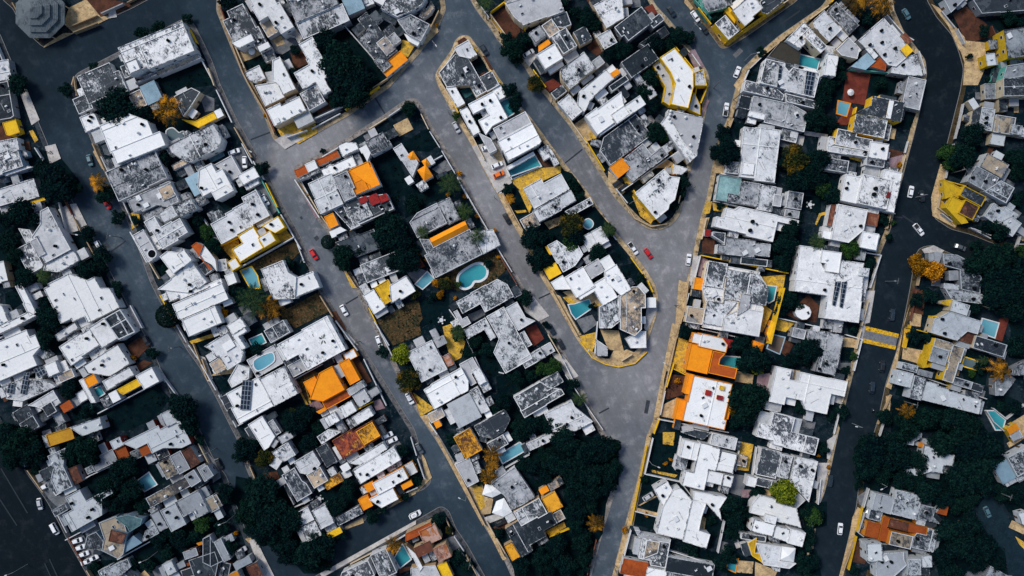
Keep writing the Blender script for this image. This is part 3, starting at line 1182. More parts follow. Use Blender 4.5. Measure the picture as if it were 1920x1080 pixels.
*D 420,470,150 330,600,110 520,620,150 450,760,120 640,700,110 620,880,110 760,920,130 900,880,110 800,1000,70 330,130,100 1010,560,90 1100,420,80 780,80,80 1480,150,60 1270,630,65 170,470,80 1340,580,40 700,620,80 560,780,90 640,960,80 1030,770,50 380,390,70 450,90,50 850,780,80 200,880,60 920,1000,50 140,720,60
*G 270,190,55 500,770,50 400,170,60
*O 460,190,80 340,740,50 830,95,40 1520,490,40
*A 1485,500,24 245,755,24
*P 1430,850,72
|w2 590,340 690,540
|w1.8 690,560 830,500
|w2 1000,230 1040,200
|y1.6 1540,270 1600,240
|w1.6 1370,860 1600,720
>white car 1385,25,25 white car parked upper of two beside rust tile house
>white car 1420,62,25 white car parked lower of two beside rust tile house
>black car 122,240,-65 black car parked on left street near pale grey house
>silver car 290,885,25 silver car parked in the bottom left yard
>white car 1590,625,25 white car driving along the lower cross street
^lamp 240,622,200
^lamp 100,120,200
@760 810
#w|house with two bright white tent canopies on tan court
W4 575,472 600,392 690,415 727,460 652,495
W4 650,610 682,522 740,497 802,605 737,640
g4.5 640,392 820,262 972,490 892,540 797,585 745,480
c3.4 370,242 480,192 552,370 467,415
#t|dark grey roof house with gold tile porch and yellow lawn
d4.5 760,742 900,622 1080,602 1152,680 1042,740 1052,780 942,850 952,890 862,940
m4.6 800,612 1000,492 1062,600 1002,660 872,680
T4 1012,502 1130,442 1172,560 1092,615
o3.5 1000,432 1060,407 1077,440 1022,470
t3.5 1050,382 1140,372 1152,400 1102,445
t3.4 1090,622 1160,582 1207,650 1152,670
T3.3 740,852 800,827 862,940 797,965
%d 900,180 1180,20 1600,60 1600,400 1200,300 940,330
%d 880,330 1060,380 1000,430 960,480
%d 1180,380 1520,420 1480,760 1400,900 1240,740 1200,600
%d 800,960 960,880 1240,730 1400,900 1380,1080 820,1080
%d 660,720 760,660 760,800 700,860
%d 180,650 290,590 380,740 300,800
%d 330,960 450,900 540,1000 500,1080 340,1080
%d 40,350 150,300 140,380 20,440
~t 470,410 580,380 590,480 660,500 640,610 570,620
~y 500,400 570,390 600,560 560,580
~y 1050,742 1190,672 1205,710 1080,780
~k 640,720 800,650 820,700 760,730
~g 300,800 380,770 430,850 360,890
~c 590,640 720,600 740,640 610,690
~t 220,30 250,40 600,680 580,700
~t 600,700 640,710 760,950 730,960
~t 120,150 150,200 200,340 100,440 20,470 150,340
=b|long grey-blue pool beside two golden palms
702,172 860,77 890,140 732,230
*D 340,60,50 1200,100,120 1330,150,120 1460,120,110 1100,230,100 1230,250,110 1380,300,110 1500,300,90 970,270,80 1040,190,80 1260,400,110 1400,450,100 1260,580,100 1380,560,80 1260,700,90 1330,820,90 1150,860,100 1000,950,90 880,1020,80 1200,980,100 1350,960,70 1080,1040,80 240,680,60 390,950,60 460,1010,50 560,370,40 880,240,60 80,370,45 1500,420,70 700,760,40 1320,1040,60 1050,330,70
*O 1180,920,60 1390,890,40 1290,320,70 330,740,35
*P 650,170,75 620,330,72 1430,690,72 650,250,55
|t1.8 370,240 600,700
|y2 1080,780 1230,720
|w1.8 950,885 860,940
|w2 750,265 930,165
|t1.4 650,730 740,930
|w1.6 400,880 560,1080
|w2 910,90 930,160
>white car 75,615,25 white car parked on the lower cross street kerb
>black car 715,680,25 dark car under shade beside the white tent canopies
>grey car 105,122,-60 dark car at second street by block corner
^pole 490,940,-20
^lamp 460,470,150
@1140 810
#w|white terraced villa of many overlapping slabs beside walled lawn
W5 565,57 690,87 682,220 545,190
W5.3 687,77 790,102 842,135 812,290 762,290 712,440 552,395 582,297 652,300
W5 850,142 967,165 942,310 802,290 832,220
W4.8 752,292 862,310 852,400 732,370
W4.7 867,322 947,322 922,425 862,400
g3.8 515,167 600,207 582,290 497,275
m4 780,2 970,52 952,150 772,82
d3.8 570,0 660,-20 770,10 690,80
#w|ridged grey-white house touching the yellow-green round tree
m5 1150,122 1300,152 1262,340 1112,330
m5.2 1312,167 1370,182 1362,370 1267,322
w5 1400,182 1582,225 1502,520 1372,380
m4.7 1110,332 1242,370 1212,425 1117,400
W4 1050,327 1117,345 1102,415 1037,400
#t|small tan box roof in yellow court between white houses
t3.4 975,172 1052,182 1032,270 962,242
#w|angular white modern house with diagonal wing and driveway car
W5.5 345,427 445,367 490,435 412,560
W5.8 410,562 490,432 540,417 632,510 562,810 362,760 387,660
W5.5 632,512 740,532 702,640 682,740 767,770 737,875 562,820
W5.3 640,442 892,490 837,575 852,665 740,537 640,507
#w|white house with sloped grey-white wing at lower right of centre
W6 1070,742 1100,662 1252,690 1242,790
W4.5 1140,472 1262,510 1420,590 1452,730 1262,660 1060,602 1087,530
W5.5 1250,702 1360,732 1352,830 1242,790
W5.8 1362,732 1482,750 1462,860 1352,840
W6.5 1185,622 1267,640 1252,700 1182,662
#w|grey house with white pyramid roof and zigzag yellow wall
m4.3 1110,832 1300,862 1290,960 1402,995 1342,1040 1162,980
W4.8 1305,862 1422,882 1392,990 1287,960
y4 1050,832 1105,802 1112,900 1172,930 1167,985 1082,930
m3.6 1000,760 1180,780 1190,820 1000,810
#w|white-beamed dark roof with orange tiled front at bottom
O4 100,992 130,942 300,990 287,1090 92,1070
m4.5 240,802 390,822 472,830 422,1040 322,980 252,940
t5 272,882 300,812 390,827 372,910 272,950
d4.5 440,922 802,1010 780,1100 432,1060
c4.2 195,722 240,750 472,820 462,840 230,790
W4.1 285,1010 440,1040 440,1100 290,1100
%d 310,10 560,0 510,160 490,280 540,330 310,290
%d 270,320 480,370 340,430 230,490
%d 230,550 380,490 410,560 390,630
%d 200,600 390,640 360,740 190,690
%d 880,490 1080,500 1060,720 980,760 870,760
%d 700,660 850,680 790,860 740,880
%d 470,830 800,900 920,870 1040,950 880,1060 800,1010
%d 1380,840 1560,880 1600,1080 1400,1060
%d 1440,540 1640,520 1640,700 1480,740
%d 1000,20 1120,20 1110,80 1010,70
%d 900,960 1100,950 1090,1080 890,1080
~t 290,20 330,0 190,700 140,700 250,250
~t 120,740 160,760 60,1080 30,1080
~y 1000,72 1090,92 1052,290 962,282
~y 410,0 500,0 490,100 410,90
~y 320,280 520,320 500,340 330,300
~t 225,550 340,480 370,480 240,550
~t 210,565 395,610 390,640 200,590
~t 690,630 735,640 720,740 680,740
~g 920,310 1050,330 1000,480 900,450
~p 1000,430 1080,430 1050,490 1000,490
~g 830,810 900,830 870,920 820,900
~t 970,960 1090,970 1080,1060 960,1050
~t 1100,970 1270,1040 1240,1100 1100,1080
=n|small blue pool with tan edge at the bottom
905,952 970,952 950,1045 890,1020
*D 940,560,100 960,680,90 870,590,60 1030,600,60 30,130,85 50,270,80 600,860,50 640,900,45 900,900,55 1500,600,70 1500,840,60 1450,960,60 1540,980,70 850,1000,60 10,400,60 1130,450,50 900,760,45 270,360,35 1590,640,50 960,790,40 1060,880,40 770,660,45 930,960,45 1480,1040,60
*B 1335,465,115
*G 1100,450,40
*A 290,620,22 470,205,16 430,235,20 120,740,30
|w2.2 870,660 820,900
|w2 270,310 540,370 640,500
|w1.6 200,590 390,640
|y1.6 290,100 170,690
|w2.2 170,730 120,920
|w2 450,880 800,990
|w2 1110,110 1080,320
|w1.8 990,70 950,290
|w1.6 1590,350 1570,540
|w2 545,30 500,280
>silver car 300,483,32 silver car on the diagonal driveway of angular white house
^lamp 300,205,-20
^pole 40,990,30
@1520 810
#w|white blotched T-roof house hemmed in by dark trees
w4.5 850,97 930,112 930,142 1085,182 1062,260 1002,247 990,310 890,300 802,330 712,310 730,270 832,260
o3.6 812,77 852,87 842,115 810,105
c3.6 700,40 730,-10 832,15 835,45 780,70 770,100 710,90
#w|pale square deck house with mottled roofs on lower avenue
c5 485,452 632,502 602,620 462,580
m4.8 650,432 832,482 802,660 612,620
g4.3 825,532 932,580 922,640 972,690 810,652
O3.5 950,602 1002,547 1037,560 1012,630
#o|rust orange patio house with yellow-framed red deck
O3.5 430,672 525,692 502,800 402,780
O3.7 545,632 590,642 572,720 580,830 512,810
k4 590,652 740,682 730,740 582,722
O4.1 742,682 870,722 852,780 732,742
t5.5 610,742 772,790 747,885 587,840
m4.5 772,790 802,752 870,780 882,722 957,737 922,910 762,862
#w|tilted white cube house at the bottom of the avenue
W6 415,842 522,832 552,950 432,990
c5 545,922 700,892 702,960 722,1000 622,1090 502,1090 482,992
m5 740,942 842,967 812,1090 722,1062
W4.5 840,922 917,940 902,1020 832,1010
#w|white cracked roof house with dark carport at right edge
m4.5 1470,202 1640,102 1660,280 1562,330
b3.5 1370,252 1450,222 1560,332 1442,390
#g|grey corner roof at the bottom right edge
g4 1290,1090 1380,992 1482,1090
#w|sliver of white roof on the right edge by small street
W3.4 1550,632 1630,572 1640,720 1602,702
%d 380,60 700,60 830,260 700,330 600,400 450,440 340,300 320,120
%d 900,0 1440,0 1460,200 1360,260 1430,400 1250,560 1040,560 990,540 830,480 700,420 1000,320 1090,180
%d 1020,580 1240,640 1340,780 1460,900 1470,1060 1300,1000 960,1080 920,920 960,740
%d 1380,420 1640,360 1640,600 1480,600
~g 350,480 440,420 390,560 360,540
~t 310,640 350,560 380,580 240,1080 210,1080 290,770
~k 330,820 370,820 420,960 400,990 300,970
~y 1530,780 1640,850 1640,920 1560,840
~c 120,60 200,10 140,210 120,200
~c 50,230 140,230 70,530 40,520
~o 420,1030 490,1050 480,1090 410,1090
%d 40,80 150,70 130,210 30,180
%d 60,220 90,260 60,380 20,500
*D 500,150,150 650,170,130 800,230,90 440,300,110 540,340,90 1040,80,130 1200,100,150 1350,90,120 1250,250,150 1150,380,140 900,450,110 1300,420,110 1000,500,90 1110,560,80 1200,520,80 1060,760,120 1180,700,110 1150,880,130 1020,930,100 1320,880,110 1250,1000,80 1080,1040,90 1400,1000,70 700,370,90 620,60,80 430,60,80 820,360,80 1450,480,70 1550,480,70 400,180,90 30,640,75 0,780,60 20,1000,50 100,130,45 1400,200,70 330,1040,40
*G 360,400,40 1160,80,60
*O 690,260,60 1230,510,60 1420,430,50
*A 140,265,22 60,180,16
|w2 430,420 390,560
|y2.6 545,620 505,810
|w1.8 400,600 350,750 390,780
|y2.2 420,670 525,690
|w2 370,810 430,980
|t1.4 320,820 240,1040
|c2 1370,250 1480,350
>white car 222,728,84 white car driving down the lower avenue
>white pickup 612,38,-15 white pickup half hidden in the dark tree yard
>navy car 148,368,82 dark car parked at avenue kerb beside ridged roof house
>grey car 445,610,-35 dark car in the carport by rust orange patio
>grey car 392,690,75 grey car behind the white fence of rust orange patio
>teal car 1323,600,-65 lone grey-blue car on the lower right side street
^lamp 490,365,200
^pole 1380,440,-20
"""
import bpy, bmesh, math, random
from mathutils import Vector, Matrix
from mathutils.geometry import tessellate_polygon
R = random.Random(7)
S = 0.2                      # metres per photo pixel on the ground
H = 275.0                    # flying height of the camera
scene = bpy.context.scene
col = scene.collection

# ------------------------------------------------------------------ helpers
def link(o):
    col.objects.link(o); return o

def tag(o, label=None, cat=None, group=None, kind=None):
    if label: o['label'] = label
    if cat: o['category'] = cat
    if group: o['group'] = group
    if kind: o['kind'] = kind
    return o

def empty(name, loc, rz=0.0):
    o = bpy.data.objects.new(name, None)
    o.empty_display_size = 0.3
    o.location = loc; o.rotation_euler = (0, 0, rz)
    return link(o)

def mesh(name, verts, faces, mats, parent=None, midx=None, smooth=False):
    me = bpy.data.meshes.new(name)
    me.from_pydata([tuple(v) for v in verts], [], faces)
    for m in (mats if isinstance(mats, (list, tuple)) else [mats]):
        me.materials.append(m)
    if midx: me.polygons.foreach_set('material_index', midx)
    if smooth: me.polygons.foreach_set('use_smooth', [True]*len(me.polygons))
    me.update()
    o = bpy.data.objects.new(name, me)
    link(o)
    if parent: o.parent = parent
    return o

class MB:
    """collects polygons for one mesh"""
    def __init__(s): s.v = []; s.f = []; s.m = []
    def add(s, vs, fs, m=0):
        b = len(s.v); s.v += [tuple(v) for v in vs]
        for f in fs: s.f.append(tuple(b+i for i in f)); s.m.append(m)
    def box(s, x0, x1, y0, y1, z0, z1, m=0, M=None):
        vs = [Vector((x, y, z)) for z in (z0, z1) for x, y in ((x0, y0), (x1, y0), (x1, y1), (x0, y1))]
        if M is not None: vs = [M @ v for v in vs]
        s.add(vs, [(0,3,2,1),(4,5,6,7),(0,1,5,4),(1,2,6,5),(2,3,7,6),(3,0,4,7)], m)
    def cyl(s, p0, p1, r0, r1, n=8, m=0, cap=True):
        p0 = Vector(p0); p1 = Vector(p1); d = (p1-p0).normalized()
        a = Vector((0,0,1)) if abs(d.z) < .9 else Vector((1,0,0))
        u = d.cross(a).normalized(); w = d.cross(u)
        vs = []
        for p, r in ((p0, r0), (p1, r1)):
            for i in range(n):
                t = 2*math.pi*i/n
                vs.append(p + (u*math.cos(t) + w*math.sin(t))*r)
        fs = [(i, (i+1) % n, n+(i+1) % n, n+i) for i in range(n)]
        fs = [tuple(reversed(f)) for f in fs]
        if cap: fs += [tuple(range(n)), tuple(range(2*n-1, n-1, -1))]
        s.add(vs, fs, m)
    def prism(s, poly, z0, z1, m=0, top=True, mt=None):
        n = len(poly)
        vs = [(x, y, z0) for x, y in poly] + [(x, y, z1) for x, y in poly]
        s.add(vs, [(i, (i+1) % n, n+(i+1) % n, n+i) for i in range(n)], m)
        if top: s.poly(poly, z1, m if mt is None else mt)
    def poly(s, poly, z, m=0):
        vs = [(x, y, z) for x, y in poly]
        tris = tessellate_polygon([[Vector(v) for v in vs]])
        fs = []
        for t in tris:
            a, b, c = (Vector(vs[i]) for i in t)
            fs.append(tuple(t) if (b-a).cross(c-a).z > 0 else (t[0], t[2], t[1]))
        s.add(vs, fs, m)
    def ring(s, outer, inner, z, m=0):
        n = len(outer)
        vs = [(x, y, z) for x, y in outer] + [(x, y, z) for x, y in inner]
        s.add(vs, [(i, (i+1) % n, n+(i+1) % n, n+i) for i in range(n)], m)
    def build(s, name, mats, parent=None, smooth=False):
        return mesh(name, s.v, s.f, mats, parent, s.m, smooth)

def area(p):
    return .5*sum(p[i][0]*p[(i+1) % len(p)][1]-p[(i+1) % len(p)][0]*p[i][1] for i in range(len(p)))
def ccw(p):
    return p if area(p) > 0 else p[::-1]
def inset(p, d):
    n = len(p); out = []
    for i in range(n):
        a, b, c = Vector(p[i-1]), Vector(p[i]), Vector(p[(i+1) % n])
        e0 = (b-a).normalized(); e1 = (c-b).normalized()
        n0 = Vector((-e0.y, e0.x)); n1 = Vector((-e1.y, e1.x))
        m = n0+n1
        if m.length < 1e-4: m = n0.copy()
        m.normalize()
        k = d/max(.45, m.dot(n0))
        out.append((b.x+m.x*k, b.y+m.y*k))
    return out
def inside(pt, p):
    x, y = pt; c = False; j = len(p)-1
    for i in range(len(p)):
        xi, yi = p[i]; xj, yj = p[j]
        if (yi > y) != (yj > y) and x < (xj-xi)*(y-yi)/(yj-yi)+xi: c = not c
        j = i
    return c
def edge_dist(pt, p):
    q = Vector(pt); best = 1e9
    for i in range(len(p)):
        a = Vector(p[i]); b = Vector(p[(i+1) % len(p)]); ab = b-a
        t = max(0, min(1, (q-a).dot(ab)/max(1e-9, ab.length_squared)))
        best = min(best, (a+ab*t-q).length)
    return best
def centroid(p):
    return (sum(a for a, b in p)/len(p), sum(b for a, b in p)/len(p))
def gp(px, py, z=0.0):
    """photo pixel -> place in metres for a surface at height z"""
    k = S*(H-z)/H
    return ((px-960)*k, (540-py)*k)

# ------------------------------------------------------------------ materials
def nodes(name):
    m = bpy.data.materials.new(name); m.use_nodes = True
    nt = m.node_tree; nt.nodes.clear()
    out = nt.nodes.new('ShaderNodeOutputMaterial')
    b = nt.nodes.new('ShaderNodeBsdfPrincipled')
    nt.links.new(b.outputs[0], out.inputs[0])
    b.inputs['Specular IOR Level'].default_value = 0.25
    return m, nt, b
def N(nt, t, **kw):
    n = nt.nodes.new(t)
    for k, v in kw.items():
        if k in n.inputs: n.inputs[k].default_value = v
        else: setattr(n, k, v)
    return n
def rgb(c): return (c[0], c[1], c[2], 1)
def ramp(nt, fac, stops, mode='LINEAR'):
    r = nt.nodes.new('ShaderNodeValToRGB'); r.color_ramp.interpolation = mode
    e = r.color_ramp.elements
    while len(e) < len(stops): e.new(.5)
    for x, (p, c) in zip(e, stops):
        x.position = p; x.color = rgb(c) if not isinstance(c, (int, float)) else (c, c, c, 1)
    nt.links.new(fac, r.inputs[0]); return r.outputs[0]
def mixc(nt, fac, a, b, blend='MIX'):
    n = nt.nodes.new('ShaderNodeMix'); n.data_type = 'RGBA'; n.blend_type = blend
    for i, v in ((0, fac), (6, a), (7, b)):
        if hasattr(v, 'links'): nt.links.new(v, n.inputs[i])
        elif isinstance(v, (int, float)): n.inputs[i].default_value = v
        else: n.inputs[i].default_value = rgb(v)
    return n.outputs[2]
def math_(nt, op, a, b=None):
    n = nt.nodes.new('ShaderNodeMath'); n.operation = op
    for i, v in ((0, a), (1, b)):
        if v is None: continue
        if hasattr(v, 'links'): nt.links.new(v, n.inputs[i])
        else: n.inputs[i].default_value = v
    return n.outputs[0]
def world_vec(nt, rand=True, rot=0.0, scale=(1, 1, 1)):
    g = nt.nodes.new('ShaderNodeNewGeometry')
    v = g.outputs['Position']
    if rand:
        oi = nt.nodes.new('ShaderNodeObjectInfo')
        k = math_(nt, 'MULTIPLY', oi.outputs['Random'], 900.0)
        a = nt.nodes.new('ShaderNodeVectorMath'); a.operation = 'ADD'
        nt.links.new(v, a.inputs[0]); nt.links.new(k, a.inputs[1]); v = a.outputs[0]
    if rot or scale != (1, 1, 1):
        for r_, s_ in (((0, 0, rot), (1, 1, 1)), ((0, 0, 0), scale)):
            m = nt.nodes.new('ShaderNodeMapping')
            m.inputs['Rotation'].default_value = r_; m.inputs['Scale'].default_value = s_
            nt.links.new(v, m.inputs[0]); v = m.outputs[0]
    return v
def noise(nt, v, scale, detail=6, rough=.6, dist=0.0):
    n = N(nt, 'ShaderNodeTexNoise')
    n.inputs['Scale'].default_value = scale; n.inputs['Detail'].default_value = detail
    n.inputs['Roughness'].default_value = rough; n.inputs['Distortion'].default_value = dist
    nt.links.new(v, n.inputs['Vector']); return n.outputs[0]

def roof_mat(name, base, stain, amount, stain2=None, seams=True, sharp=.05, rough=.85, patch=None):
    """painted flat roof slab with mould stains, drying marks and slab seams"""
    m, nt, b = nodes(name)
    v0 = world_vec(nt)
    oi9 = nt.nodes.new('ShaderNodeObjectInfo'); sc9 = nt.nodes.new('ShaderNodeVectorMath'); sc9.operation = 'SCALE'
    w9 = N(nt, 'ShaderNodeTexWhiteNoise', noise_dimensions='1D'); nt.links.new(math_(nt, 'ADD', oi9.outputs['Random'], 3.7), w9.inputs['W'])
    nt.links.new(v0, sc9.inputs[0]); nt.links.new(math_(nt, 'ADD', math_(nt, 'MULTIPLY', w9.outputs['Value'], .9), .55), sc9.inputs['Scale'])
    v = sc9.outputs[0]
    vr = nt.nodes.new('ShaderNodeMapping'); vr.inputs['Rotation'].default_value = (0, 0, math.radians(-28)); nt.links.new(v, vr.inputs[0])
    vs = nt.nodes.new('ShaderNodeMapping'); vs.inputs['Scale'].default_value = (1, .4, 1); nt.links.new(vr.outputs[0], vs.inputs[0]); vs = vs.outputs[0]
    big = noise(nt, v, .11, 3, .55)
    mid = noise(nt, v, .55, 8, .68, .6)
    fine = noise(nt, vs, 2.2, 8, .72, .9)
    s = math_(nt, 'ADD', math_(nt, 'MULTIPLY', big, .36), math_(nt, 'ADD', math_(nt, 'MULTIPLY', mid, .32), math_(nt, 'MULTIPLY', fine, .42)))
    t = .55 + (.5-amount)*.36
    oi0 = nt.nodes.new('ShaderNodeObjectInfo')
    wn = N(nt, 'ShaderNodeTexWhiteNoise', noise_dimensions='1D'); nt.links.new(oi0.outputs['Random'], wn.inputs['W'])
    s = math_(nt, 'ADD', s, math_(nt, 'MULTIPLY', math_(nt, 'SUBTRACT', wn.outputs['Value'], .5), .13))
    mask = ramp(nt, s, [(t-sharp, 0), (t+sharp, 1)])
    c2 = stain2 or tuple(x*.55+y*.45 for x, y in zip(base, stain))
    wash = noise(nt, v, .28, 5, .6, .3)
    tint = ramp(nt, wash, [(.38, 0), (.62, 1)])
    c = mixc(nt, math_(nt, 'MULTIPLY', tint, .38+.6*amount), base, c2)
    if patch:
        pn = noise(nt, v, .22, 5, .6, .8)
        c = mixc(nt, ramp(nt, pn, [(.53, 0), (.57, 1)]), c, patch)
    c = mixc(nt, mask, c, stain)
    spk = noise(nt, v, 5.0, 3, .7)
    c = mixc(nt, ramp(nt, spk, [(.63, 0), (.70, .55*min(1, amount*2.2+.1))]), c, stain)
    if seams:
        br = nt.nodes.new('ShaderNodeTexBrick')
        nt.links.new(world_vec(nt, rot=math.radians(-28.5)), br.inputs['Vector'])
        br.inputs['Scale'].default_value = 1.0; br.inputs['Brick Width'].default_value = 7.0
        br.inputs['Row Height'].default_value = 4.3; br.inputs['Mortar Size'].default_value = .07
        br.inputs['Mortar Smooth'].default_value = .4
        c = mixc(nt, math_(nt, 'MULTIPLY', br.outputs['Fac'], .18+.3*amount), c, tuple(x*.45 for x in base))
    oi = nt.nodes.new('ShaderNodeObjectInfo')
    c = mixc(nt, 1.0, c, ramp(nt, noise(nt, v, 1.3, 9, .78, .4), [(.34, 1-.34*min(1, amount*1.5)), (.58, 1.05)]), 'MULTIPLY')
    br_ = ramp(nt, oi.outputs['Random'], [(0, .88), (1, 1.03)])
    c = mixc(nt, 1.0, c, br_, 'MULTIPLY')
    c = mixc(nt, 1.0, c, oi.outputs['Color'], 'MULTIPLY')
    nt.links.new(c, b.inputs['Base Color']); b.inputs['Roughness'].default_value = rough
    bp = nt.nodes.new('ShaderNodeBump'); bp.inputs['Strength'].default_value = .25; bp.inputs['Distance'].default_value = .08
    nt.links.new(mid, bp.inputs['Height']); nt.links.new(bp.outputs[0], b.inputs['Normal'])
    return m

def wall_mat(name, base, grime=.35):
    m, nt, b = nodes(name)
    v = world_vec(nt)
    n1 = noise(nt, v, .7, 6, .65, .4); n2 = noise(nt, v, 4, 4, .6)
    k = math_(nt, 'ADD', math_(nt, 'MULTIPLY', n1, .7), math_(nt, 'MULTIPLY', n2, .3))
    c = mixc(nt, ramp(nt, k, [(.42, 0), (.72, grime*1.6)]), base, tuple(x*.28 for x in base))
    oi = nt.nodes.new('ShaderNodeObjectInfo')
    c = mixc(nt, 1.0, c, ramp(nt, oi.outputs['Random'], [(0, .8), (1, 1.0)]), 'MULTIPLY')
    c = mixc(nt, 1.0, c, oi.outputs['Color'], 'MULTIPLY')
    nt.links.new(c, b.inputs['Base Color']); b.inputs['Roughness'].default_value = .9
    return m

def stripe_mat(name, a, c_, period=1.0, rot=0.0, rough=.5, dirt=.4):
    m, nt, b = nodes(name)
    v = world_vec(nt, rand=False, rot=rot)
    w = N(nt, 'ShaderNodeTexWave'); w.inputs['Scale'].default_value = 1/period*.314*3.0
    w.inputs['Distortion'].default_value = .25; w.inputs['Detail'].default_value = 1
    nt.links.new(v, w.inputs['Vector'])
    c = mixc(nt, ramp(nt, w.outputs['Fac'], [(.35, 0), (.6, 1)]), a, c_)
    n1 = noise(nt, world_vec(nt), .5, 7, .7, .5)
    c = mixc(nt, ramp(nt, n1, [(.5, 0), (.62, dirt)]), c, tuple(x*.3 for x in a))
    oi = nt.nodes.new('ShaderNodeObjectInfo')
    c = mixc(nt, 1.0, c, oi.outputs['Color'], 'MULTIPLY')
    nt.links.new(c, b.inputs['Base Color']); b.inputs['Roughness'].default_value = rough
    return m

def plain(name, base, rough=.5, metal=0.0, var=.15, spec=.4):
    m, nt, b = nodes(name)
    n1 = noise(nt, world_vec(nt), 3, 4, .6)
    c = mixc(nt, ramp(nt, n1, [(.35, 0), (.75, 1)]), base, tuple(x*(1-var*2) for x in base))
    nt.links.new(c, b.inputs['Base Color']); b.inputs['Roughness'].default_value = rough
    b.inputs['Metallic'].default_value = metal; b.inputs['Specular IOR Level'].default_value = spec
    return m

def ground_mat(name, a, c_, d_, s1=.35, s2=2.0, lo=.42, hi=.6, lo2=.55, hi2=.68):
    m, nt, b = nodes(name)
    v = world_vec(nt)
    n1 = noise(nt, v, s1, 8, .68, .5); n2 = noise(nt, v, s2, 8, .7, .4)
    c = mixc(nt, ramp(nt, n1, [(lo, 0), (hi, 1)]), a, c_)
    c = mixc(nt, ramp(nt, n2, [(lo2, 0), (hi2, 1)]), c, d_)
    nt.links.new(c, b.inputs['Base Color']); b.inputs['Roughness'].default_value = .95
    b.inputs['Specular IOR Level'].default_value = .02
    return m

def leaf_mat(name, dark, light, gold=None):
    m, nt, b = nodes(name)
    g = nt.nodes.new('ShaderNodeNewGeometry')
    v = world_vec(nt)
    cl = noise(nt, v, .45, 3, .55)
    k = math_(nt, 'ADD', math_(nt, 'MULTIPLY', g.outputs['Random Per Island'], .55), math_(nt, 'MULTIPLY', cl, .75))
    st = [(.45, dark), (.95, light)]
    c = ramp(nt, k, st)
    if gold:
        gl = noise(nt, v, .22, 3, .5)
        kk = math_(nt, 'ADD', math_(nt, 'MULTIPLY', g.outputs['Random Per Island'], .12), gl)
        c = mixc(nt, ramp(nt, kk, [(.58, 0), (.75, .85)]), c, gold)
    oi = nt.nodes.new('ShaderNodeObjectInfo')
    c = mixc(nt, 1.0, c, ramp(nt, oi.outputs['Random'], [(0, (.55, .62, .75)), (.55, (.95, .95, .95)), (1, (1.0, 1.0, .8))]), 'MULTIPLY')
    nt.links.new(c, b.inputs['Base Color']); b.inputs['Roughness'].default_value = .9
    b.inputs['Specular IOR Level'].default_value = 0.02
    return m

STAIN = (.045, .055, .068)
ROOF = {
 'W': roof_mat('roof_white', (.80, .80, .785), (.22, .24, .26), .17, (.71, .72, .725), seams=True, sharp=.03),
 'w': roof_mat('roof_white_stained', (.80, .80, .795), (.06, .07, .085), .36, (.56, .565, .57), sharp=.025),
 'm': roof_mat('roof_mottled', (.68, .69, .70), (.04, .05, .06), .44, (.42, .435, .45), sharp=.03),
 'g': roof_mat('roof_grey', (.46, .47, .485), (.025, .035, .047), .50, (.20, .215, .235), sharp=.035),
 'd': roof_mat('roof_dark', (.05, .064, .08), (.010, .018, .026), .45, (.025, .037, .048), patch=(.10, .115, .13), sharp=.03),
 'c': roof_mat('roof_concrete', (.47, .475, .49), (.18, .185, .195), .16, (.33, .335, .35), sharp=.12),
 't': roof_mat('roof_tan', (.60, .46, .31), (.07, .068, .07), .42, (.40, .31, .23), patch=(.33, .31, .30)),
 'o': roof_mat('roof_orange', (.95, .33, .008), (.60, .15, .008), .22, (.84, .25, .008), seams=False, sharp=.14),
 'O': roof_mat('roof_rust_orange', (.50, .10, .012), (.22, .04, .01), .35, (.38, .07, .012), sharp=.1),
 'y': roof_mat('roof_yellow', (.93, .56, .015), (.30, .17, .02), .3, (.74, .42, .02), seams=False, sharp=.1),
 'r': roof_mat('roof_red', (.34, .018, .016), (.10, .01, .012), .35, (.2, .014, .014)),
 'b': roof_mat('roof_pale_blue', (.30, .44, .52), (.12, .19, .24), .2, (.22, .33, .40), seams=False, sharp=.12),
 'T': roof_mat('roof_gold_tile', (.88, .42, .025), (.10, .04, .015), .40, (.66, .28, .02), seams=False, sharp=.04),
 'k': roof_mat('roof_brown', (.20, .065, .035), (.045, .02, .018), .40, (.11, .04, .026), patch=(.30, .12, .07)),
 'K': roof_mat('roof_rust_mottle', (.46, .10, .03), (.09, .02, .022), .5, (.26, .05, .028), seams=False, sharp=.04, patch=(.80, .36, .03)),
 'x': stripe_mat('roof_dark_slats', (.012, .018, .02), (.07, .055, .035), .9, math.radians(70), .8, .3),
 'p': roof_mat('roof_pinkish', (.58, .38, .31), (.16, .06, .04), .45, (.40, .22, .16), patch=(.50, .17, .05)),
 'n': roof_mat('roof_teal', (.30, .48, .47), (.05, .12, .14), .38, (.17, .30, .31), seams=False, sharp=.12),
 's': stripe_mat('roof_corrugated', (.58, .60, .62), (.26, .28, .30), .9, math.radians(28)),
}
WALL = {
 'w': wall_mat('wall_white', (.70, .71, .72)), 'c': wall_mat('wall_cream', (.70, .56, .38)),
 'y': wall_mat('wall_yellow', (.93, .56, .02), .45), 'g': wall_mat('wall_grey', (.30, .31, .33)),
 'b': wall_mat('wall_blue', (.33, .45, .55)), 't': wall_mat('wall_tan', (.58, .42, .25)),
 'n': wall_mat('wall_mint', (.13, .47, .38), .25), 'o': wall_mat('wall_orange', (.78, .27, .02), .2),
 'r': wall_mat('wall_red', (.42, .05, .03)), 'k': wall_mat('wall_brown', (.22, .08, .05)),
}
M_GLASS = plain('dark_glass', (.012, .02, .028), .12, 0, .1, .6)
M_FRAME = plain('pale_frame', (.55, .56, .57), .6)
M_DOOR = plain('dark_wood', (.09, .05, .03), .6)
M_BLACK = plain('black_plastic', (.004, .006, .008), .8, 0, .1, .03)
M_WHITEP = plain('white_plastic', (.66, .67, .68), .5)
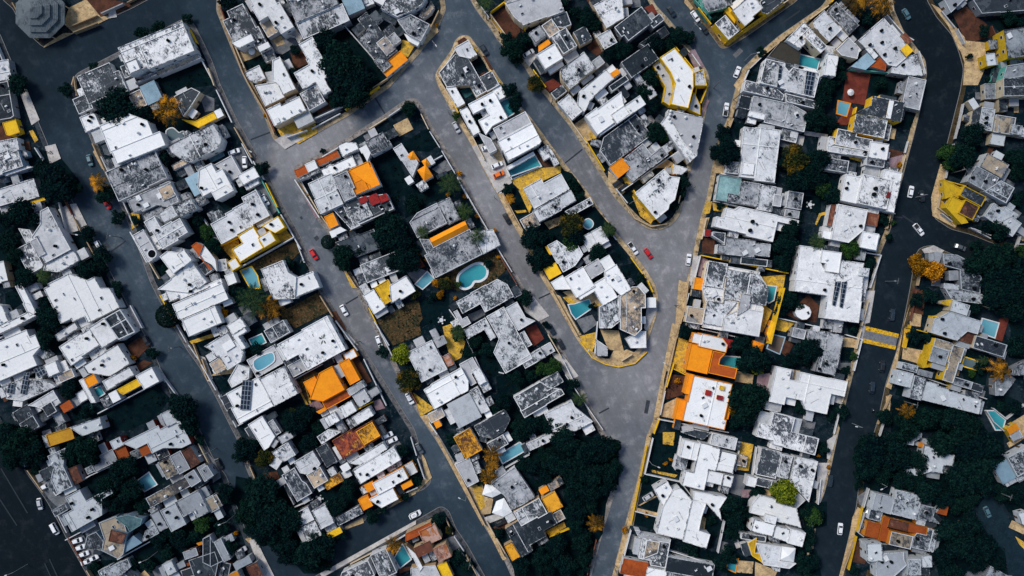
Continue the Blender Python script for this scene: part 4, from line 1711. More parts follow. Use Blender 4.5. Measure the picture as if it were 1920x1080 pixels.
M_STEEL = plain('weathered_steel', (.30, .31, .32), .5, .3)
M_RUBBER = plain('tyre_rubber', (.012, .012, .013), .8)
M_LAMP = plain('lamp_lens', (.7, .7, .66), .2)
M_TAIL = plain('red_lens', (.4, .01, .01), .3)
M_BARK = plain('bark', (.07, .05, .038), .9)
M_POLE = plain('pole_concrete', (.10, .10, .10), .9)
M_POLEL = plain('lamp_post_metal', (.24, .25, .26), .6)
M_PANEL = None
def panel_mat():
    m, nt, b = nodes('solar_cells')
    br = nt.nodes.new('ShaderNodeTexBrick'); br.offset = 0
    uvn = nt.nodes.new('ShaderNodeUVMap'); nt.links.new(uvn.outputs[0], br.inputs['Vector'])
    br.inputs['Scale'].default_value = 1.0; br.inputs['Brick Width'].default_value = 1.75
    br.inputs['Row Height'].default_value = 1.15; br.inputs['Mortar Size'].default_value = .06
    br.inputs['Color1'].default_value = rgb((.008, .016, .03)); br.inputs['Color2'].default_value = rgb((.012, .022, .038))
    br.inputs['Mortar'].default_value = rgb((.32, .36, .40))
    nt.links.new(br.outputs['Color'], b.inputs['Base Color']); b.inputs['Roughness'].default_value = .25
    return m
M_PANEL = panel_mat()
CARM = {k: plain('car_paint_'+k, c,   .42, .05, .04, .35) for k, c in dict(
    white=(.78, .79, .80), silver=(.45, .46, .48), black=(.015, .017, .02), navy=(.018, .03, .045), red=(.55, .012, .015),
    orange=(.85, .16, .01), grey=(.08, .095, .11), teal=(.07, .15, .18)).items()}
LEAF = {
 'D': leaf_mat('leaf_dark', (.0007, .0056, .0085), (.0062, .026, .0205)),
 'G': leaf_mat('leaf_green', (.005, .020, .011), (.036, .085, .018)),
 'O': leaf_mat('leaf_olive', (.005, .012, .009), (.035, .042, .010), (.14, .08, .01)),
 'B': leaf_mat('leaf_bright', (.045, .07, .008), (.34, .36, .02)),
 'A': leaf_mat('leaf_autumn', (.10, .035, .004), (.66, .27, .012)),
 'R': leaf_mat('leaf_clipped', (.0014, .007, .007), (.006, .02, .013)),
 'P': leaf_mat('leaf_palm', (.006, .022, .016), (.055, .09, .025)),
 'Q': leaf_mat('leaf_palm_golden', (.008, .014, .007), (.22, .10, .012), (.72, .29, .015)),
 'S': leaf_mat('leaf_ground', (.0008, .006, .0085), (.004, .016, .014), (.02, .02, .006)),
}
def water_mat(name, c0, c1):
    m, nt, b = nodes(name)
    v = world_vec(nt)
    n1 = noise(nt, v, .16, 3, .5, .4); n2 = noise(nt, v, 1.5, 5, .6, .8)
    k = math_(nt, 'ADD', math_(nt, 'MULTIPLY', n1, .75), math_(nt, 'MULTIPLY', n2, .25))
    tc = nt.nodes.new('ShaderNodeTexCoord'); sx_ = nt.nodes.new('ShaderNodeSeparateXYZ'); nt.links.new(tc.outputs['Generated'], sx_.inputs[0])
    k = math_(nt, 'ADD', math_(nt, 'MULTIPLY', k, .45), math_(nt, 'MULTIPLY', math_(nt, 'ADD', sx_.outputs[0], math_(nt, 'MULTIPLY', sx_.outputs[1], .6)), .34))
    c = ramp(nt, k, [(.25, c0), (.72, c1)])
    nt.links.new(c, b.inputs['Base Color']); b.inputs['Roughness'].default_value = .12
    bp = nt.nodes.new('ShaderNodeBump'); bp.inputs['Strength'].default_value = .08; bp.inputs['Distance'].default_value = .05
    nt.links.new(n2, bp.inputs['Height']); nt.links.new(bp.outputs[0], b.inputs['Normal'])
    return m
WATER = {'n': water_mat('pool_water_teal', (.008, .12, .17), (.05, .33, .36)),
         'b': water_mat('pool_water_blue', (.06, .23, .31), (.15, .38, .45)),
         'g': water_mat('pond_water_grey', (.05, .09, .11), (.12, .17, .19)),
         'k': water_mat('pond_water_brown', (.05, .03, .02), (.16, .12, .09))}
YARD = {
 't': ground_mat('ground_ochre', (.58, .42, .22), (.34, .235, .13), (.12, .09, .065), .45, 1.8, .38, .60, .54, .66),
 'y': ground_mat('ground_yellow', (.78, .46, .035), (.42, .26, .06), (.11, .08, .04), .6, 1.8, .36, .58, .52, .64),
 'c': ground_mat('ground_pale_concrete', (.52, .49, .46), (.36, .34, .33), (.17, .165, .165)),
 'g': ground_mat('ground_grey_concrete', (.17, .175, .185), (.10, .11, .122), (.045, .055, .065)),
 'k': ground_mat('ground_brown', (.10, .042, .026), (.05, .025, .018), (.02, .016, .014)),
 'r': ground_mat('ground_clay_red', (.17, .042, .028), (.11, .028, .02), (.08, .02, .018)),
 'p': ground_mat('ground_lilac_pink', (.28, .20, .22), (.20, .125, .14), (.08, .05, .06)),
 'n': ground_mat('ground_teal', (.03, .10, .11), (.014, .05, .06), (.008, .03, .038)),
 'b': ground_mat('ground_blue_grey', (.10, .20, .25), (.05, .10, .13), (.03, .06, .08)),
 'o': ground_mat('ground_dry_scrub', (.085, .05, .022), (.022, .026, .014), (.17, .10, .05), .35, 1.6, .36, .56, .52, .66),
 '%': ground_mat('ground_lawn_dark', (.0010, .0065, .0095), (.0025, .0115, .0135), (.009, .014, .011), .25, 1.6),
}
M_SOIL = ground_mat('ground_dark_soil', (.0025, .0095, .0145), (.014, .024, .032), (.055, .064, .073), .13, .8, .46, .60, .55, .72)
def tone_mat(name, attr, cold, warm, patch):
    m, nt, b = nodes(name)
    at = nt.nodes.new('ShaderNodeAttribute'); at.attribute_name = attr
    v = world_vec(nt, rand=False)
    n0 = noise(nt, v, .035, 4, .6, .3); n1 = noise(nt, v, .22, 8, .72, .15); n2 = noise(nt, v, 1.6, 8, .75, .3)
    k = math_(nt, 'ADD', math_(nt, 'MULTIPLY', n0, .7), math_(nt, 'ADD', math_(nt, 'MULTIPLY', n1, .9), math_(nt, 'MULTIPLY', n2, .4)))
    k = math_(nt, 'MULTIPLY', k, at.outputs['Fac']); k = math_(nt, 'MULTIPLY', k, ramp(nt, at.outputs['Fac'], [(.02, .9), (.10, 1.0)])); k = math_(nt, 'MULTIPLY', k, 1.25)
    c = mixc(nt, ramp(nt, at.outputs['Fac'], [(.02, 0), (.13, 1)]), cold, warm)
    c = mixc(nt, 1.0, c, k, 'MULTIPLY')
    pm = ramp(nt, n1, [(.53, 0), (.66, .42)])
    pm2 = math_(nt, 'MULTIPLY', pm, ramp(nt, at.outputs['Fac'], [(.03, .05), (.16, 1)]))
    c = mixc(nt, pm2, c, patch)
    cr = N(nt, 'ShaderNodeTexVoronoi', feature='DISTANCE_TO_EDGE'); cr.inputs['Scale'].default_value = .09
    wv = nt.nodes.new('ShaderNodeVectorMath'); wv.operation = 'ADD'
    nn = N(nt, 'ShaderNodeTexNoise'); nn.inputs['Scale'].default_value = .25; nt.links.new(v, nn.inputs['Vector'])
    sc = nt.nodes.new('ShaderNodeVectorMath'); sc.operation = 'SCALE'; sc.inputs['Scale'].default_value = 4.0
    nt.links.new(nn.outputs['Color'], sc.inputs[0]); nt.links.new(v, wv.inputs[0]); nt.links.new(sc.outputs[0], wv.inputs[1])
    nt.links.new(wv.outputs[0], cr.inputs['Vector'])
    c = mixc(nt, ramp(nt, cr.outputs['Distance'], [(.0, .12), (.006, 0)]), c, (.03, .035, .045))
    tv = world_vec(nt, rand=False, rot=math.radians(62), scale=(.035, .75, 1))
    tr = noise(nt, tv, 1.0, 5, .6, .2)
    c = mixc(nt, 1.0, c, ramp(nt, tr, [(.36, .92), (.66, 1.06)]), 'MULTIPLY')
    oil = noise(nt, v, .8, 4, .75)
    c = mixc(nt, ramp(nt, oil, [(.66, 0), (.74, .5)]), c, (.02, .024, .03))
    nt.links.new(c, b.inputs['Base Color']); b.inputs['Roughness'].default_value = .95
    b.inputs['Specular IOR Level'].default_value = .06
    return m
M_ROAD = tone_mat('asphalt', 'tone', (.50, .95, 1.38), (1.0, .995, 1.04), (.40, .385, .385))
M_LAND = plain('far_land', (.05, .055, .05), .95)

# ------------------------------------------------------------------ ground, roads, blocks
m = MB(); m.poly([(-3500, -3500), (3500, -3500), (3500, 3500), (-3500, 3500)], -.30)
tag(m.build('ground', M_LAND), kind='structure')

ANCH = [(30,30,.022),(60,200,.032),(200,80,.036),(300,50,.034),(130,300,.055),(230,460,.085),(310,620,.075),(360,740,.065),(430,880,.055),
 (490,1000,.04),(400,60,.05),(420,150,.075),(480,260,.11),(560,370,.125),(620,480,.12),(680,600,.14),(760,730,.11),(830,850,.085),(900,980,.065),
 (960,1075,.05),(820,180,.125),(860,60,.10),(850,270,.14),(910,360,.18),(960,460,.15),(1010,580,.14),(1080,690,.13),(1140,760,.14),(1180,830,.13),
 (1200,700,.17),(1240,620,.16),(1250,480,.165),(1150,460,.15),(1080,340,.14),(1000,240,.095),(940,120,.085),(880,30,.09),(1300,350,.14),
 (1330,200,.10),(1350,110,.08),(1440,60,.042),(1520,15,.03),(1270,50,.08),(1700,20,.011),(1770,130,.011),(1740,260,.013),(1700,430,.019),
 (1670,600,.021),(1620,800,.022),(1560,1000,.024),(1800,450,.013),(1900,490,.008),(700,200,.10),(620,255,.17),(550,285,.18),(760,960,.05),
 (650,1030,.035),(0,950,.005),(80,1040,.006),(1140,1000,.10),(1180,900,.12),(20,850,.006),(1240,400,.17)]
def tone(px, py):  # asphalt's own tone, with outer streets darkened to imitate lens vignetting
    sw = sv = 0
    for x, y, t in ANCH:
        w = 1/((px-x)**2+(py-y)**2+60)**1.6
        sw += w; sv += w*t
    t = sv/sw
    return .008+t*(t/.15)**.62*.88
nx, ny = 150, 90
vs = []; ts = []
for j in range(ny+1):
    for i in range(nx+1):
        px = -160+2240*i/nx; py = -160+1400*j/ny
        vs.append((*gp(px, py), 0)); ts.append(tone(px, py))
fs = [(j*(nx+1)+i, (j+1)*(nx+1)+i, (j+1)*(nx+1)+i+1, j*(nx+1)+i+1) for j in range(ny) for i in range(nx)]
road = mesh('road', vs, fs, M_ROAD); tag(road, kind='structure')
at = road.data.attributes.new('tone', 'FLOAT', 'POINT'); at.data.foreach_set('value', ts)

BLK = {
'0': [(-80,20),(0,62),(20,110),(52,180),(88,265),(112,330),(147,397),(170,440),(192,480),(222,537),(250,590),(285,650),(325,747),(372,800),(402,862),(425,892),(445,950),(465,1005),(490,1080),(505,1140),(200,1140),(160,1072),(125,1010),(105,970),(85,935),(50,887),(0,800),(-80,690)],
'B': [(135,150),(145,137),(220,98),(340,37),(352,36),(364,45),(380,75),(400,118),(412,155),(445,225),(482,290),(505,330),(530,382),(565,445),(580,485),(605,540),(632,585),(680,650),(712,700),(778,805),(790,845),(808,893),(808,905),(797,917),(767,929),(720,958),(642,997),(600,1020),(575,1030),(555,1030),(535,1020),(515,990),(500,960),(480,920),(462,880),(445,825),(427,790),(405,745),(375,690),(350,655),(325,612),(297,560),(282,530),(250,440),(222,377),(185,300),(160,235),(135,175)],
'N': [(82,90),(140,62),(202,37),(250,15),(287,-5),(300,-60),(-20,-60),(5,0),(25,17),(40,52)],
'C': [(410,-60),(405,20),(432,87),(457,145),(495,217),(512,262),(525,272),(545,270),(592,252),(655,217),(730,165),(790,97),(820,57),(837,18),(833,-5),(832,-60)],
'D': [(550,320),(553,311),(592,292),(630,270),(680,240),(717,217),(755,190),(770,184),(782,185),(795,202),(810,235),(832,270),(862,320),(885,365),(915,420),(940,465),(977,527),(1000,570),(1030,612),(1060,662),(1090,722),(1130,805),(1145,827),(1160,860),(1160,905),(1145,950),(1130,1000),(1110,1075),(1096,1140),(985,1140),(945,1050),(905,982),(865,907),(817,825),(800,800),(780,770),(760,735),(740,695),(705,625),(685,585),(662,535),(645,507),(630,482),(617,440),(597,415),(575,377),(555,345)],
'E': [(827,948),(842,957),(855,990),(877,1022),(915,1090),(940,1140),(500,1140),(597,1076),(690,1028),(780,975)],
'F': [(860,68),(872,65),(882,68),(890,80),(910,105),(935,145),(975,197),(997,222),(1030,267),(1060,307),(1097,352),(1130,400),(1155,435),(1172,455),(1182,467),(1210,502),(1230,535),(1236,560),(1232,590),(1215,640),(1202,662),(1177,682),(1155,690),(1135,685),(1110,672),(1087,647),(1060,600),(1032,550),(1010,515),(985,460),(960,420),(935,370),(910,327),(885,275),(860,232),(845,207),(820,160),(815,142),(820,130),(847,92),(852,77)],
'G': [(870,-60),(880,0),(900,30),(920,55),(935,80),(980,120),(997,150),(1030,190),(1072,242),(1092,275),(1135,345),(1150,370),(1180,402),(1200,422),(1220,432),(1240,432),(1260,422),(1275,405),(1283,370),(1295,320),(1312,265),(1325,207),(1331,150),(1327,135),(1312,110),(1290,82),(1260,42),(1225,5),(1205,-60)],
'H': [(1275,-60),(1287,0),(1300,25),(1330,62),(1352,92),(1365,90),(1402,67),(1490,5),(1560,-60)],
'I': [(1540,12),(1460,67),(1415,105),(1390,130),(1380,160),(1372,190),(1362,225),(1345,265),(1337,302),(1325,365),(1312,410),(1302,457),(1295,495),(1280,550),(1267,602),(1252,680),(1235,732),(1225,785),(1212,817),(1195,897),(1175,970),(1152,1060),(1135,1140),(1510,1140),(1522,1050),(1535,950),(1545,927),(1557,882),(1572,812),(1587,752),(1612,652),(1622,610),(1637,555),(1650,477),(1670,430),(1680,382),(1705,285),(1712,260),(1727,200),(1738,140),(1735,112),(1715,85),(1695,60),(1677,20),(1668,-60),(1590,-60)],
'J': [(1735,-60),(1737,0),(1755,32),(1785,67),(1797,97),(1806,130),(1800,170),(1790,210),(1775,270),(1757,345),(1745,390),(1752,410),(1782,430),(1820,440),(1857,455),(1905,470),(2010,470),(2010,-60)],
'K': [(1722,467),(1732,462),(1750,459),(1770,470),(1820,490),(1880,505),(2010,520),(2010,1140),(1562,1140),(1575,1075),(1592,1002),(1605,950),(1612,892),(1645,790),(1660,720),(1680,660),(1692,610),(1705,545),(1715,482)],
}
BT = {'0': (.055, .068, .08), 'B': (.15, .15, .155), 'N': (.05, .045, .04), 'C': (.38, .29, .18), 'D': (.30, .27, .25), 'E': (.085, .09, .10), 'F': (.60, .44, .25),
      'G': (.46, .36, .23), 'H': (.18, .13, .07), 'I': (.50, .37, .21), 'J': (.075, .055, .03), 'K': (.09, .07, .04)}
def rounded(p, rmax=7.0):
    out = []; n = len(p)
    for i in range(n):
        a, b, c = Vector(p[i-1]), Vector(p[i]), Vector(p[(i+1) % n])
        la, lc = (a-b).length, (c-b).length; r_ = min(rmax, la*.42, lc*.42)
        A = b+(a-b)/la*r_; C = b+(c-b)/lc*r_
        for t in (0, .33, .67, 1): out.append(tuple((1-t)**2*A+2*t*(1-t)*b+t*t*C))
    return out
BLK = {k: rounded(rounded(p, 16), 4) if k in 'FG' else rounded(p) for k, p in BLK.items()}
EDGE_DIM = {'0': .86, 'B': .95, 'N': .5, 'C': .9, 'D': .95, 'E': .85, 'F': 1.0, 'G': .95, 'H': .9, 'I': .95, 'J': .66, 'K': .70}  # lower roof and wall albedo in outer blocks imitates edge vignetting
KERB = plain('kerb_stone', (.20, .195, .19), .9)
def area_of(pt):
    px = pt[0]/S+960; py = 540-pt[1]/S
    best = None
    for k, p in BLK.items():
        if inside((px, py), p): return k
    return min(BLK, key=lambda k: edge_dist((px, py), BLK[k]))
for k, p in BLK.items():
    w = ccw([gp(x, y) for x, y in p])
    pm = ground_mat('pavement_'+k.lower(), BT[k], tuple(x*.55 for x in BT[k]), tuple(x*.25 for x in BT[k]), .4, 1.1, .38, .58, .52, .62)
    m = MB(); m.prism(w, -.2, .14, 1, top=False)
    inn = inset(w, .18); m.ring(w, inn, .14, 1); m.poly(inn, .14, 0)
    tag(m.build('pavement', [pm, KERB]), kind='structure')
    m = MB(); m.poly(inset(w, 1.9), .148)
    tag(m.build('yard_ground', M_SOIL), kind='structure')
# side street in the lower right, paved on the block
w = ccw([gp(x, y) for x, y in [(1835,945),(1853,925),(1880,955),(1897,982),(1925,1030),(1960,1140),(1900,1140),(1884,1036),(1857,1006),(1832,967)]])
m = MB(); m.poly(w, .19); tag(m.build('side_street', ground_mat('old_asphalt', (.010, .024, .034), (.007, .017, .025), (.03, .045, .055))), kind='structure')
# median kerbs of the dark avenue
m = MB()
for a, b in (((2, 878), (52, 962)), ((-30, 890), (32, 985)), ((93, 1048), (112, 1090)), ((84, 1056), (104, 1100))):
    p, q = Vector(gp(*a)), Vector(gp(*b)); d = (q-p).normalized(); n_ = Vector((-d.y, d.x))*.22
    m.prism(ccw([tuple(p-n_), tuple(q-n_), tuple(q+n_), tuple(p+n_)]), 0, .13)
tag(m.build('road_median', plain('median_concrete', (.014, .024, .032), .9)), kind='structure')

m = MB()
for a, b in (((208, 472), (236, 452)), ((648, 570), (672, 556)), ((1052, 312), (1092, 280)), ((1640, 404), (1692, 408)), ((1692, 404), (1722, 424)), ((878, 590), (905, 572)), ((1123, 775), (1142, 765)), ((470, 262), (512, 246)), ((1500, 20), (1466, 44)), ((700, 178), (722, 214)), ((330, 790), (372, 770)), ((1655, 640), (1610, 632)), ((1010, 560), (1040, 546))):
    p, q = Vector(gp(*a)), Vector(gp(*b)); d = (q-p).normalized(); n_ = Vector((-d.y, d.x))*.28
    m.poly(ccw([tuple(p-n_), tuple(q-n_), tuple(q+n_), tuple(p+n_)]), .006)
tag(m.build('road_seams', plain('seam_tar', (.018, .024, .032), .9)), kind='structure')

rp_ = random.Random(12); npat = 0
PM = [ground_mat('asphalt_patch_dark', (.035, .042, .052), (.05, .056, .066), (.025, .03, .038)), ground_mat('asphalt_patch_pale', (.16, .16, .17), (.11, .112, .12), (.22, .215, .21))]
for k, p in BLK.items():
    w = ccw([gp(x, y) for x, y in p])
    for _ in range(7):
        i = rp_.randrange(len(w)); a, b_ = Vector(w[i]), Vector(w[(i+1) % len(w)]); d = b_-a
        if d.length < 3: continue
        d.normalize(); n_ = Vector((d.y, -d.x)); c0 = a+d*rp_.uniform(0, 8)+n_*rp_.uniform(1.2, 5.5); lx, ly = rp_.uniform(.5, 3.2), rp_.uniform(.4, 1.1)
        q = [tuple(c0+d*sx*lx+n_*sy*ly) for sx, sy in ((-1, -1), (1, -1), (1, 1), (-1, 1))]
        if any(inside((x/S+960, 540-y/S), bb) for x, y in q for bb in BLK.values()): continue
        cpx = (c0.x/S+960, 540-c0.y/S); tt = tone(*cpx)
        if not (0 < cpx[0] < 1920 and 0 < cpx[1] < 1080) or tt < .05: continue
        m = MB(); m.poly(ccw(q), .005); tag(m.build('asphalt_patch', PM[0 if rp_.random() < .7 else 1]), kind='structure')

# ------------------------------------------------------------------ read the survey
HOUSES = []; YARDS = []; POOLS = []; FENCES = []; TREES = []; CARS = []; POLES = []
ox = oy = 0; cur = None; pool = None
def pts(s):
    out = []
    for t in s.split():
        a, b = t.split(','); out.append((ox+float(a)/4, oy+float(b)/4))
    return out
for ln in DATA.strip().splitlines():
    c = ln[0]
    if pool is not None:
        POOLS.append((pool[0], pool[1], pts(ln))); pool = None
    elif c == '@': ox, oy = map(int, ln[1:].split())
    elif c == '#':
        k, lab = ln[1:].split('|'); cur = dict(wall=k, label=lab, blocks=[], panels=[]); HOUSES.append(cur)
    elif c == '~': YARDS.append((ln[1], pts(ln[3:])))
    elif c == '%': YARDS.append(('%', pts(ln[3:])))
    elif c == '=': pool = ln[1:].split('|')
    elif c == '|': a, b = ln[1:].split(' ', 1); FENCES.append((a[0], float(a[1:]), pts(b)))
    elif c == '*':
        for t in ln[3:].split():
            x, y, r = map(float, t.split(','))
            if r > 5: TREES.append((ln[1], ox+x/4, oy+y/4, r/4))
    elif c == '>':
        a, t, xy, lab = ln[1:].split(' ', 3); x, y, an = map(float, xy.split(','))
        CARS.append((a, t, ox+x/4, oy+y/4, an, lab))
    elif c == '^':
        t, xy = ln[1:].split(' '); x, y, an = map(float, xy.split(',')); POLES.append((t, ox+x/4, oy+y/4, an))
    elif c == '!':
        a, b = ln[1:].split(' ', 1); cur['panels'].append((float(a), pts(b)))
    else:
        a, b = ln.split(' ', 1); cur['blocks'].append((a[0], float(a[1:]), pts(b)))

def square_up(blocks, cap=9.0):
    """roofs are built square: turn near-parallel edges onto the main directions of the house"""
    sx = sy = 0
    for k, z, p in blocks:
        for i in range(len(p)):
            d = Vector(p[(i+1) % len(p)])-Vector(p[i]); a = math.atan2(d.y, d.x)*4
            sx += math.cos(a)*d.length**2; sy += math.sin(a)*d.length**2
    th = math.atan2(sy, sx)/4; res = []
    for k, z, p in blocks:
        n = len(p); lines = []
        for i in range(n):
            a, b = Vector(p[i]), Vector(p[(i+1) % n]); d = b-a
            al = math.atan2(d.y, d.x)-th; q = round(al/(math.pi/2))*(math.pi/2)
            if abs(al-q) < math.radians(24 if d.length < 40 else 16): u = Vector((math.cos(th+q), math.sin(th+q)))
            else: u = d.normalized() if d.length else Vector((1, 0))
            lines.append(((a+b)/2, u))
        out = []
        for i in range(n):
            (m0, u0), (m1, u1) = lines[i-1], lines[i]
            den = u0.x*u1.y-u0.y*u1.x; v = Vector(p[i])
            if abs(den) > .2:
                t = ((m1.x-m0.x)*u1.y-(m1.y-m0.y)*u1.x)/den; w = m0+u0*t
                if (w-v).length < cap: out.append(tuple(w)); continue
                out.append(tuple(v+(w-v).normalized()*cap*.5)); continue
            # nearly parallel neighbours: a small step
            a = m0+u0*(v-m0).dot(u0); b = m1+u1*(v-m1).dot(u1)
            if (a-b).length < .8: out.append(tuple((a+b)/2))
            else: out += [tuple(a), tuple(b)]
        res.append((k, z, out if abs(area(out)) > .6*abs(area(p)) else p))
    return res
for h in HOUSES:
    if not any(t in h['label'] for t in ('gazebo', 'curved white', 'trapezoid', 'faceted', 'rounded grey', 'angular white', 'tent')):
        h['blocks'] = square_up(h['blocks'])

# yards (paving, lawns, courts)
YN = {'t': 'paving', 'y': 'yellow_paving', 'c': 'concrete_paving', 'g': 'concrete_court', 'k': 'earth_court', 'r': 'clay_court', 'p': 'tiled_court',
      'n': 'teal_court', 'b': 'painted_court', 'o': 'scrub_ground', '%': 'lawn'}  # n is ground coloured dark teal
VEG = []
for i, (k, p) in enumerate(YARDS):
    w = ccw([gp(x, y) for x, y in p])
    z = .156+.004*(i % 23) + (.0 if k == '%' else .1)
    m = MB(); m.poly(w, z); o = m.build(YN[k], YARD[k]); tag(o, kind='structure')
    if k in '%o': VEG.append((k, w))

# ------------------------------------------------------------------ houses
def part(name, src, parent, loc=(0, 0, 0), rot=(0, 0, 0), scale=None):
    """one more piece sharing the mesh of src"""
    o = bpy.data.objects.new(name, src); link(o); o.parent = parent
    o.location = loc; o.rotation_euler = rot
    if scale: o.scale = scale
    return o
def proto(mb, name, mats, smooth=False):
    o = mb.build(name, mats, None, smooth); me = o.data
    bpy.data.objects.remove(o); return me
mb = MB(); mb.box(-.65, .65, -.06, .05, 0, 1.25, 0); mb.box(-.55, .55, .05, .065, .1, 1.15, 1)
ME_WIN = proto(mb, 'window', [M_FRAME, M_GLASS])
mb = MB(); mb.box(-.55, .55, -.06, .05, 0, 2.15, 1); mb.box(-.46, .46, .05, .075, .02, 2.06, 0); mb.box(.3, .36, .075, .12, 1.0, 1.1, 1)
ME_DOOR = proto(mb, 'door', [M_DOOR, M_FRAME])
mb = MB(); mb.cyl((0,0,0), (0,0,.95), .55, .55, 14); mb.cyl((0,0,.95), (0,0,1.2), .55, .24, 14); mb.cyl((0,0,1.2), (0,0,1.28), .24, .22, 10)
ME_TANKB = proto(mb, 'water_tank', M_BLACK); 
mb = MB(); mb.cyl((0,0,0), (0,0,.85), .5, .5, 14); mb.cyl((0,0,.85), (0,0,1.1), .5, .22, 14); mb.cyl((0,0,1.1), (0,0,1.2), .22, .2, 10)
ME_TANKW = proto(mb, 'water_tank', M_WHITEP)
mb = MB(); mb.box(-.45, .45, -.2, .2, .08, .75, 0); mb.cyl((0,-.2,.42), (0,-.225,.42), .27, .27, 10, 1); mb.box(-.4,-.3,-.2,.2,0,.08,1); mb.box(.3,.4,-.2,.2,0,.08,1)
ME_AC = proto(mb, 'air_conditioner', [M_WHITEP, M_BLACK])
mb = MB(); mb.box(-.6, .6, -.45, .45, 0, .28, 0); mb.box(-.5, .5, -.35, .35, .28, .33, 1)
ME_SKY = proto(mb, 'skylight', [M_FRAME, M_GLASS])
mb = MB(); mb.cyl((0,0,0), (0,0,.9), .06, .06, 6); mb.cyl((0,0,.9), (0,0,1.0), .13, .1, 6)
ME_VENT = proto(mb, 'vent_pipe', M_STEEL)
mb = MB(); mb.box(-1.6, 1.6, -.05, .05, 0, .1, 0); mb.box(-1.65,-1.55,-.05,.05,0,.3,0); mb.box(1.55,1.65,-.05,.05,0,.3,0)
ME_PIPE = proto(mb, 'roof_pipe', M_STEEL)
mb = MB(); mb.box(-.9, .9, -.7, .7, 0, .5, 0); mb.box(-1.0, 1.0, -.8, .8, .5, .6, 0)
ME_HATCH = proto(mb, 'roof_hatch', M_WHITEP)

ALLB = []; FILL = 0
YW = [ccw([gp(x, y) for x, y in p]) for k, p in YARDS]+[ccw([gp(x, y) for x, y in p]) for k, l, p in POOLS]
for hi, h in enumerate(HOUSES):
    for (k, z, p) in h['blocks']:
        z += R.uniform(-.12, .12)
        w = ccw([gp(x, y, z) for x, y in p])
        ALLB.append((hi, k, z, w))
def covered(pt, z, skip=None):
    return any(b is not skip and b[2] > z and inside(pt, b[3]) for b in ALLB)

BW = {k: inset(ccw([gp(x, y) for x, y in p]), 2.4) for k, p in BLK.items()}
TW = [(gp(x, y, 4), r*S) for k, x, y, r in TREES if r*S > 2]
def free(q, gap):
    n = len(q)
    P_ = [tuple(Vector(q[i]).lerp(Vector(q[(i+1) % n]), t)) for i in range(n) for t in (0, .33, .66)]+[centroid(q)]
    if not any(all(inside(p, w) for p in P_) for w in BW.values()): return False
    for p in P_:
        if any(inside(p, y) for y in YW): return False
        if any((p[0]-t[0])**2+(p[1]-t[1])**2 < (r*.55)**2 for t, r in TW): return False
        for b in ALLB:
            if abs(b[4][0]-p[0]) < b[5] and abs(b[4][1]-p[1]) < b[5] and inside(p, b[3]): return False
    c = centroid(q)
    return True
ALLB = [b+(centroid(b[3]), max((Vector(v)-Vector(centroid(b[3]))).length for v in b[3])) for b in ALLB]
RF = random.Random(31)
for hi, h in enumerate(HOUSES):
    if any(t in h['label'] for t in ('gazebo', 'summerhouse', 'hut', 'sliver', 'tan box')): continue
    bl = [b for b in ALLB if b[0] == hi]; got = 0
    for tr in range(200):
        if got >= 7: break
        b = RF.choice(bl); w = b[3]; i = RF.randrange(len(w))
        a = Vector(w[i]); c_ = Vector(w[(i+1) % len(w)]); d = c_-a; L = d.length
        if L < 2.5: continue
        d /= L; nrm = Vector((d.y, -d.x))
        wd_ = min(L, RF.uniform(2.0, 6.5)); dp_ = RF.uniform(1.4, 4.6); s0 = RF.uniform(0, L-wd_)
        p0 = a+d*s0+nrm*.25
        q = [tuple(p0), tuple(p0+nrm*dp_), tuple(p0+nrm*dp_+d*wd_), tuple(p0+d*wd_)]; q = ccw(q)
        if not free(q, .2): continue
        k = RF.choice('ggmmmdwcWs' if b[1] not in 'gd' else 'gggmddc')
        cq = centroid(q); ALLB.append((hi, k, RF.uniform(2.5, 3.3), q, cq, max(wd_, dp_))); got += 1
# small concrete courts and side passages between the houses
CM = [YARD['g'], YARD['c'], YARD['t'], YARD['g'], YARD['k']]
for hi, h in enumerate(HOUSES):
    bl = [b for b in ALLB if b[0] == hi]; got = 0
    for tr in range(60):
        if got >= 3: break
        b = RF.choice(bl); w = b[3]; i = RF.randrange(len(w)); a = Vector(w[i]); c_ = Vector(w[(i+1) % len(w)]); d = c_-a; L = d.length
        if L < 1.5: continue
        d /= L; nrm = Vector((d.y, -d.x)); wd_ = RF.uniform(2.5, 9); s0 = RF.uniform(-2, max(0, L-wd_)); p0 = a+d*s0+nrm*.1; dp_ = RF.uniform(1.5, 6)
        q = ccw([tuple(p0), tuple(p0+nrm*dp_), tuple(p0+nrm*dp_+d*wd_), tuple(p0+d*wd_)])
        if not free(q, .1): continue
        m = MB(); m.poly(q, .36+.004*(tr % 20)); mi = RF.randrange(5); tag(m.build(('concrete_court', 'concrete_paving', 'paving', 'concrete_court', 'earth_court')[mi], CM[mi]), kind='structure'); YW.insert(0, q); got += 1
GAB = 0
HCEN = []
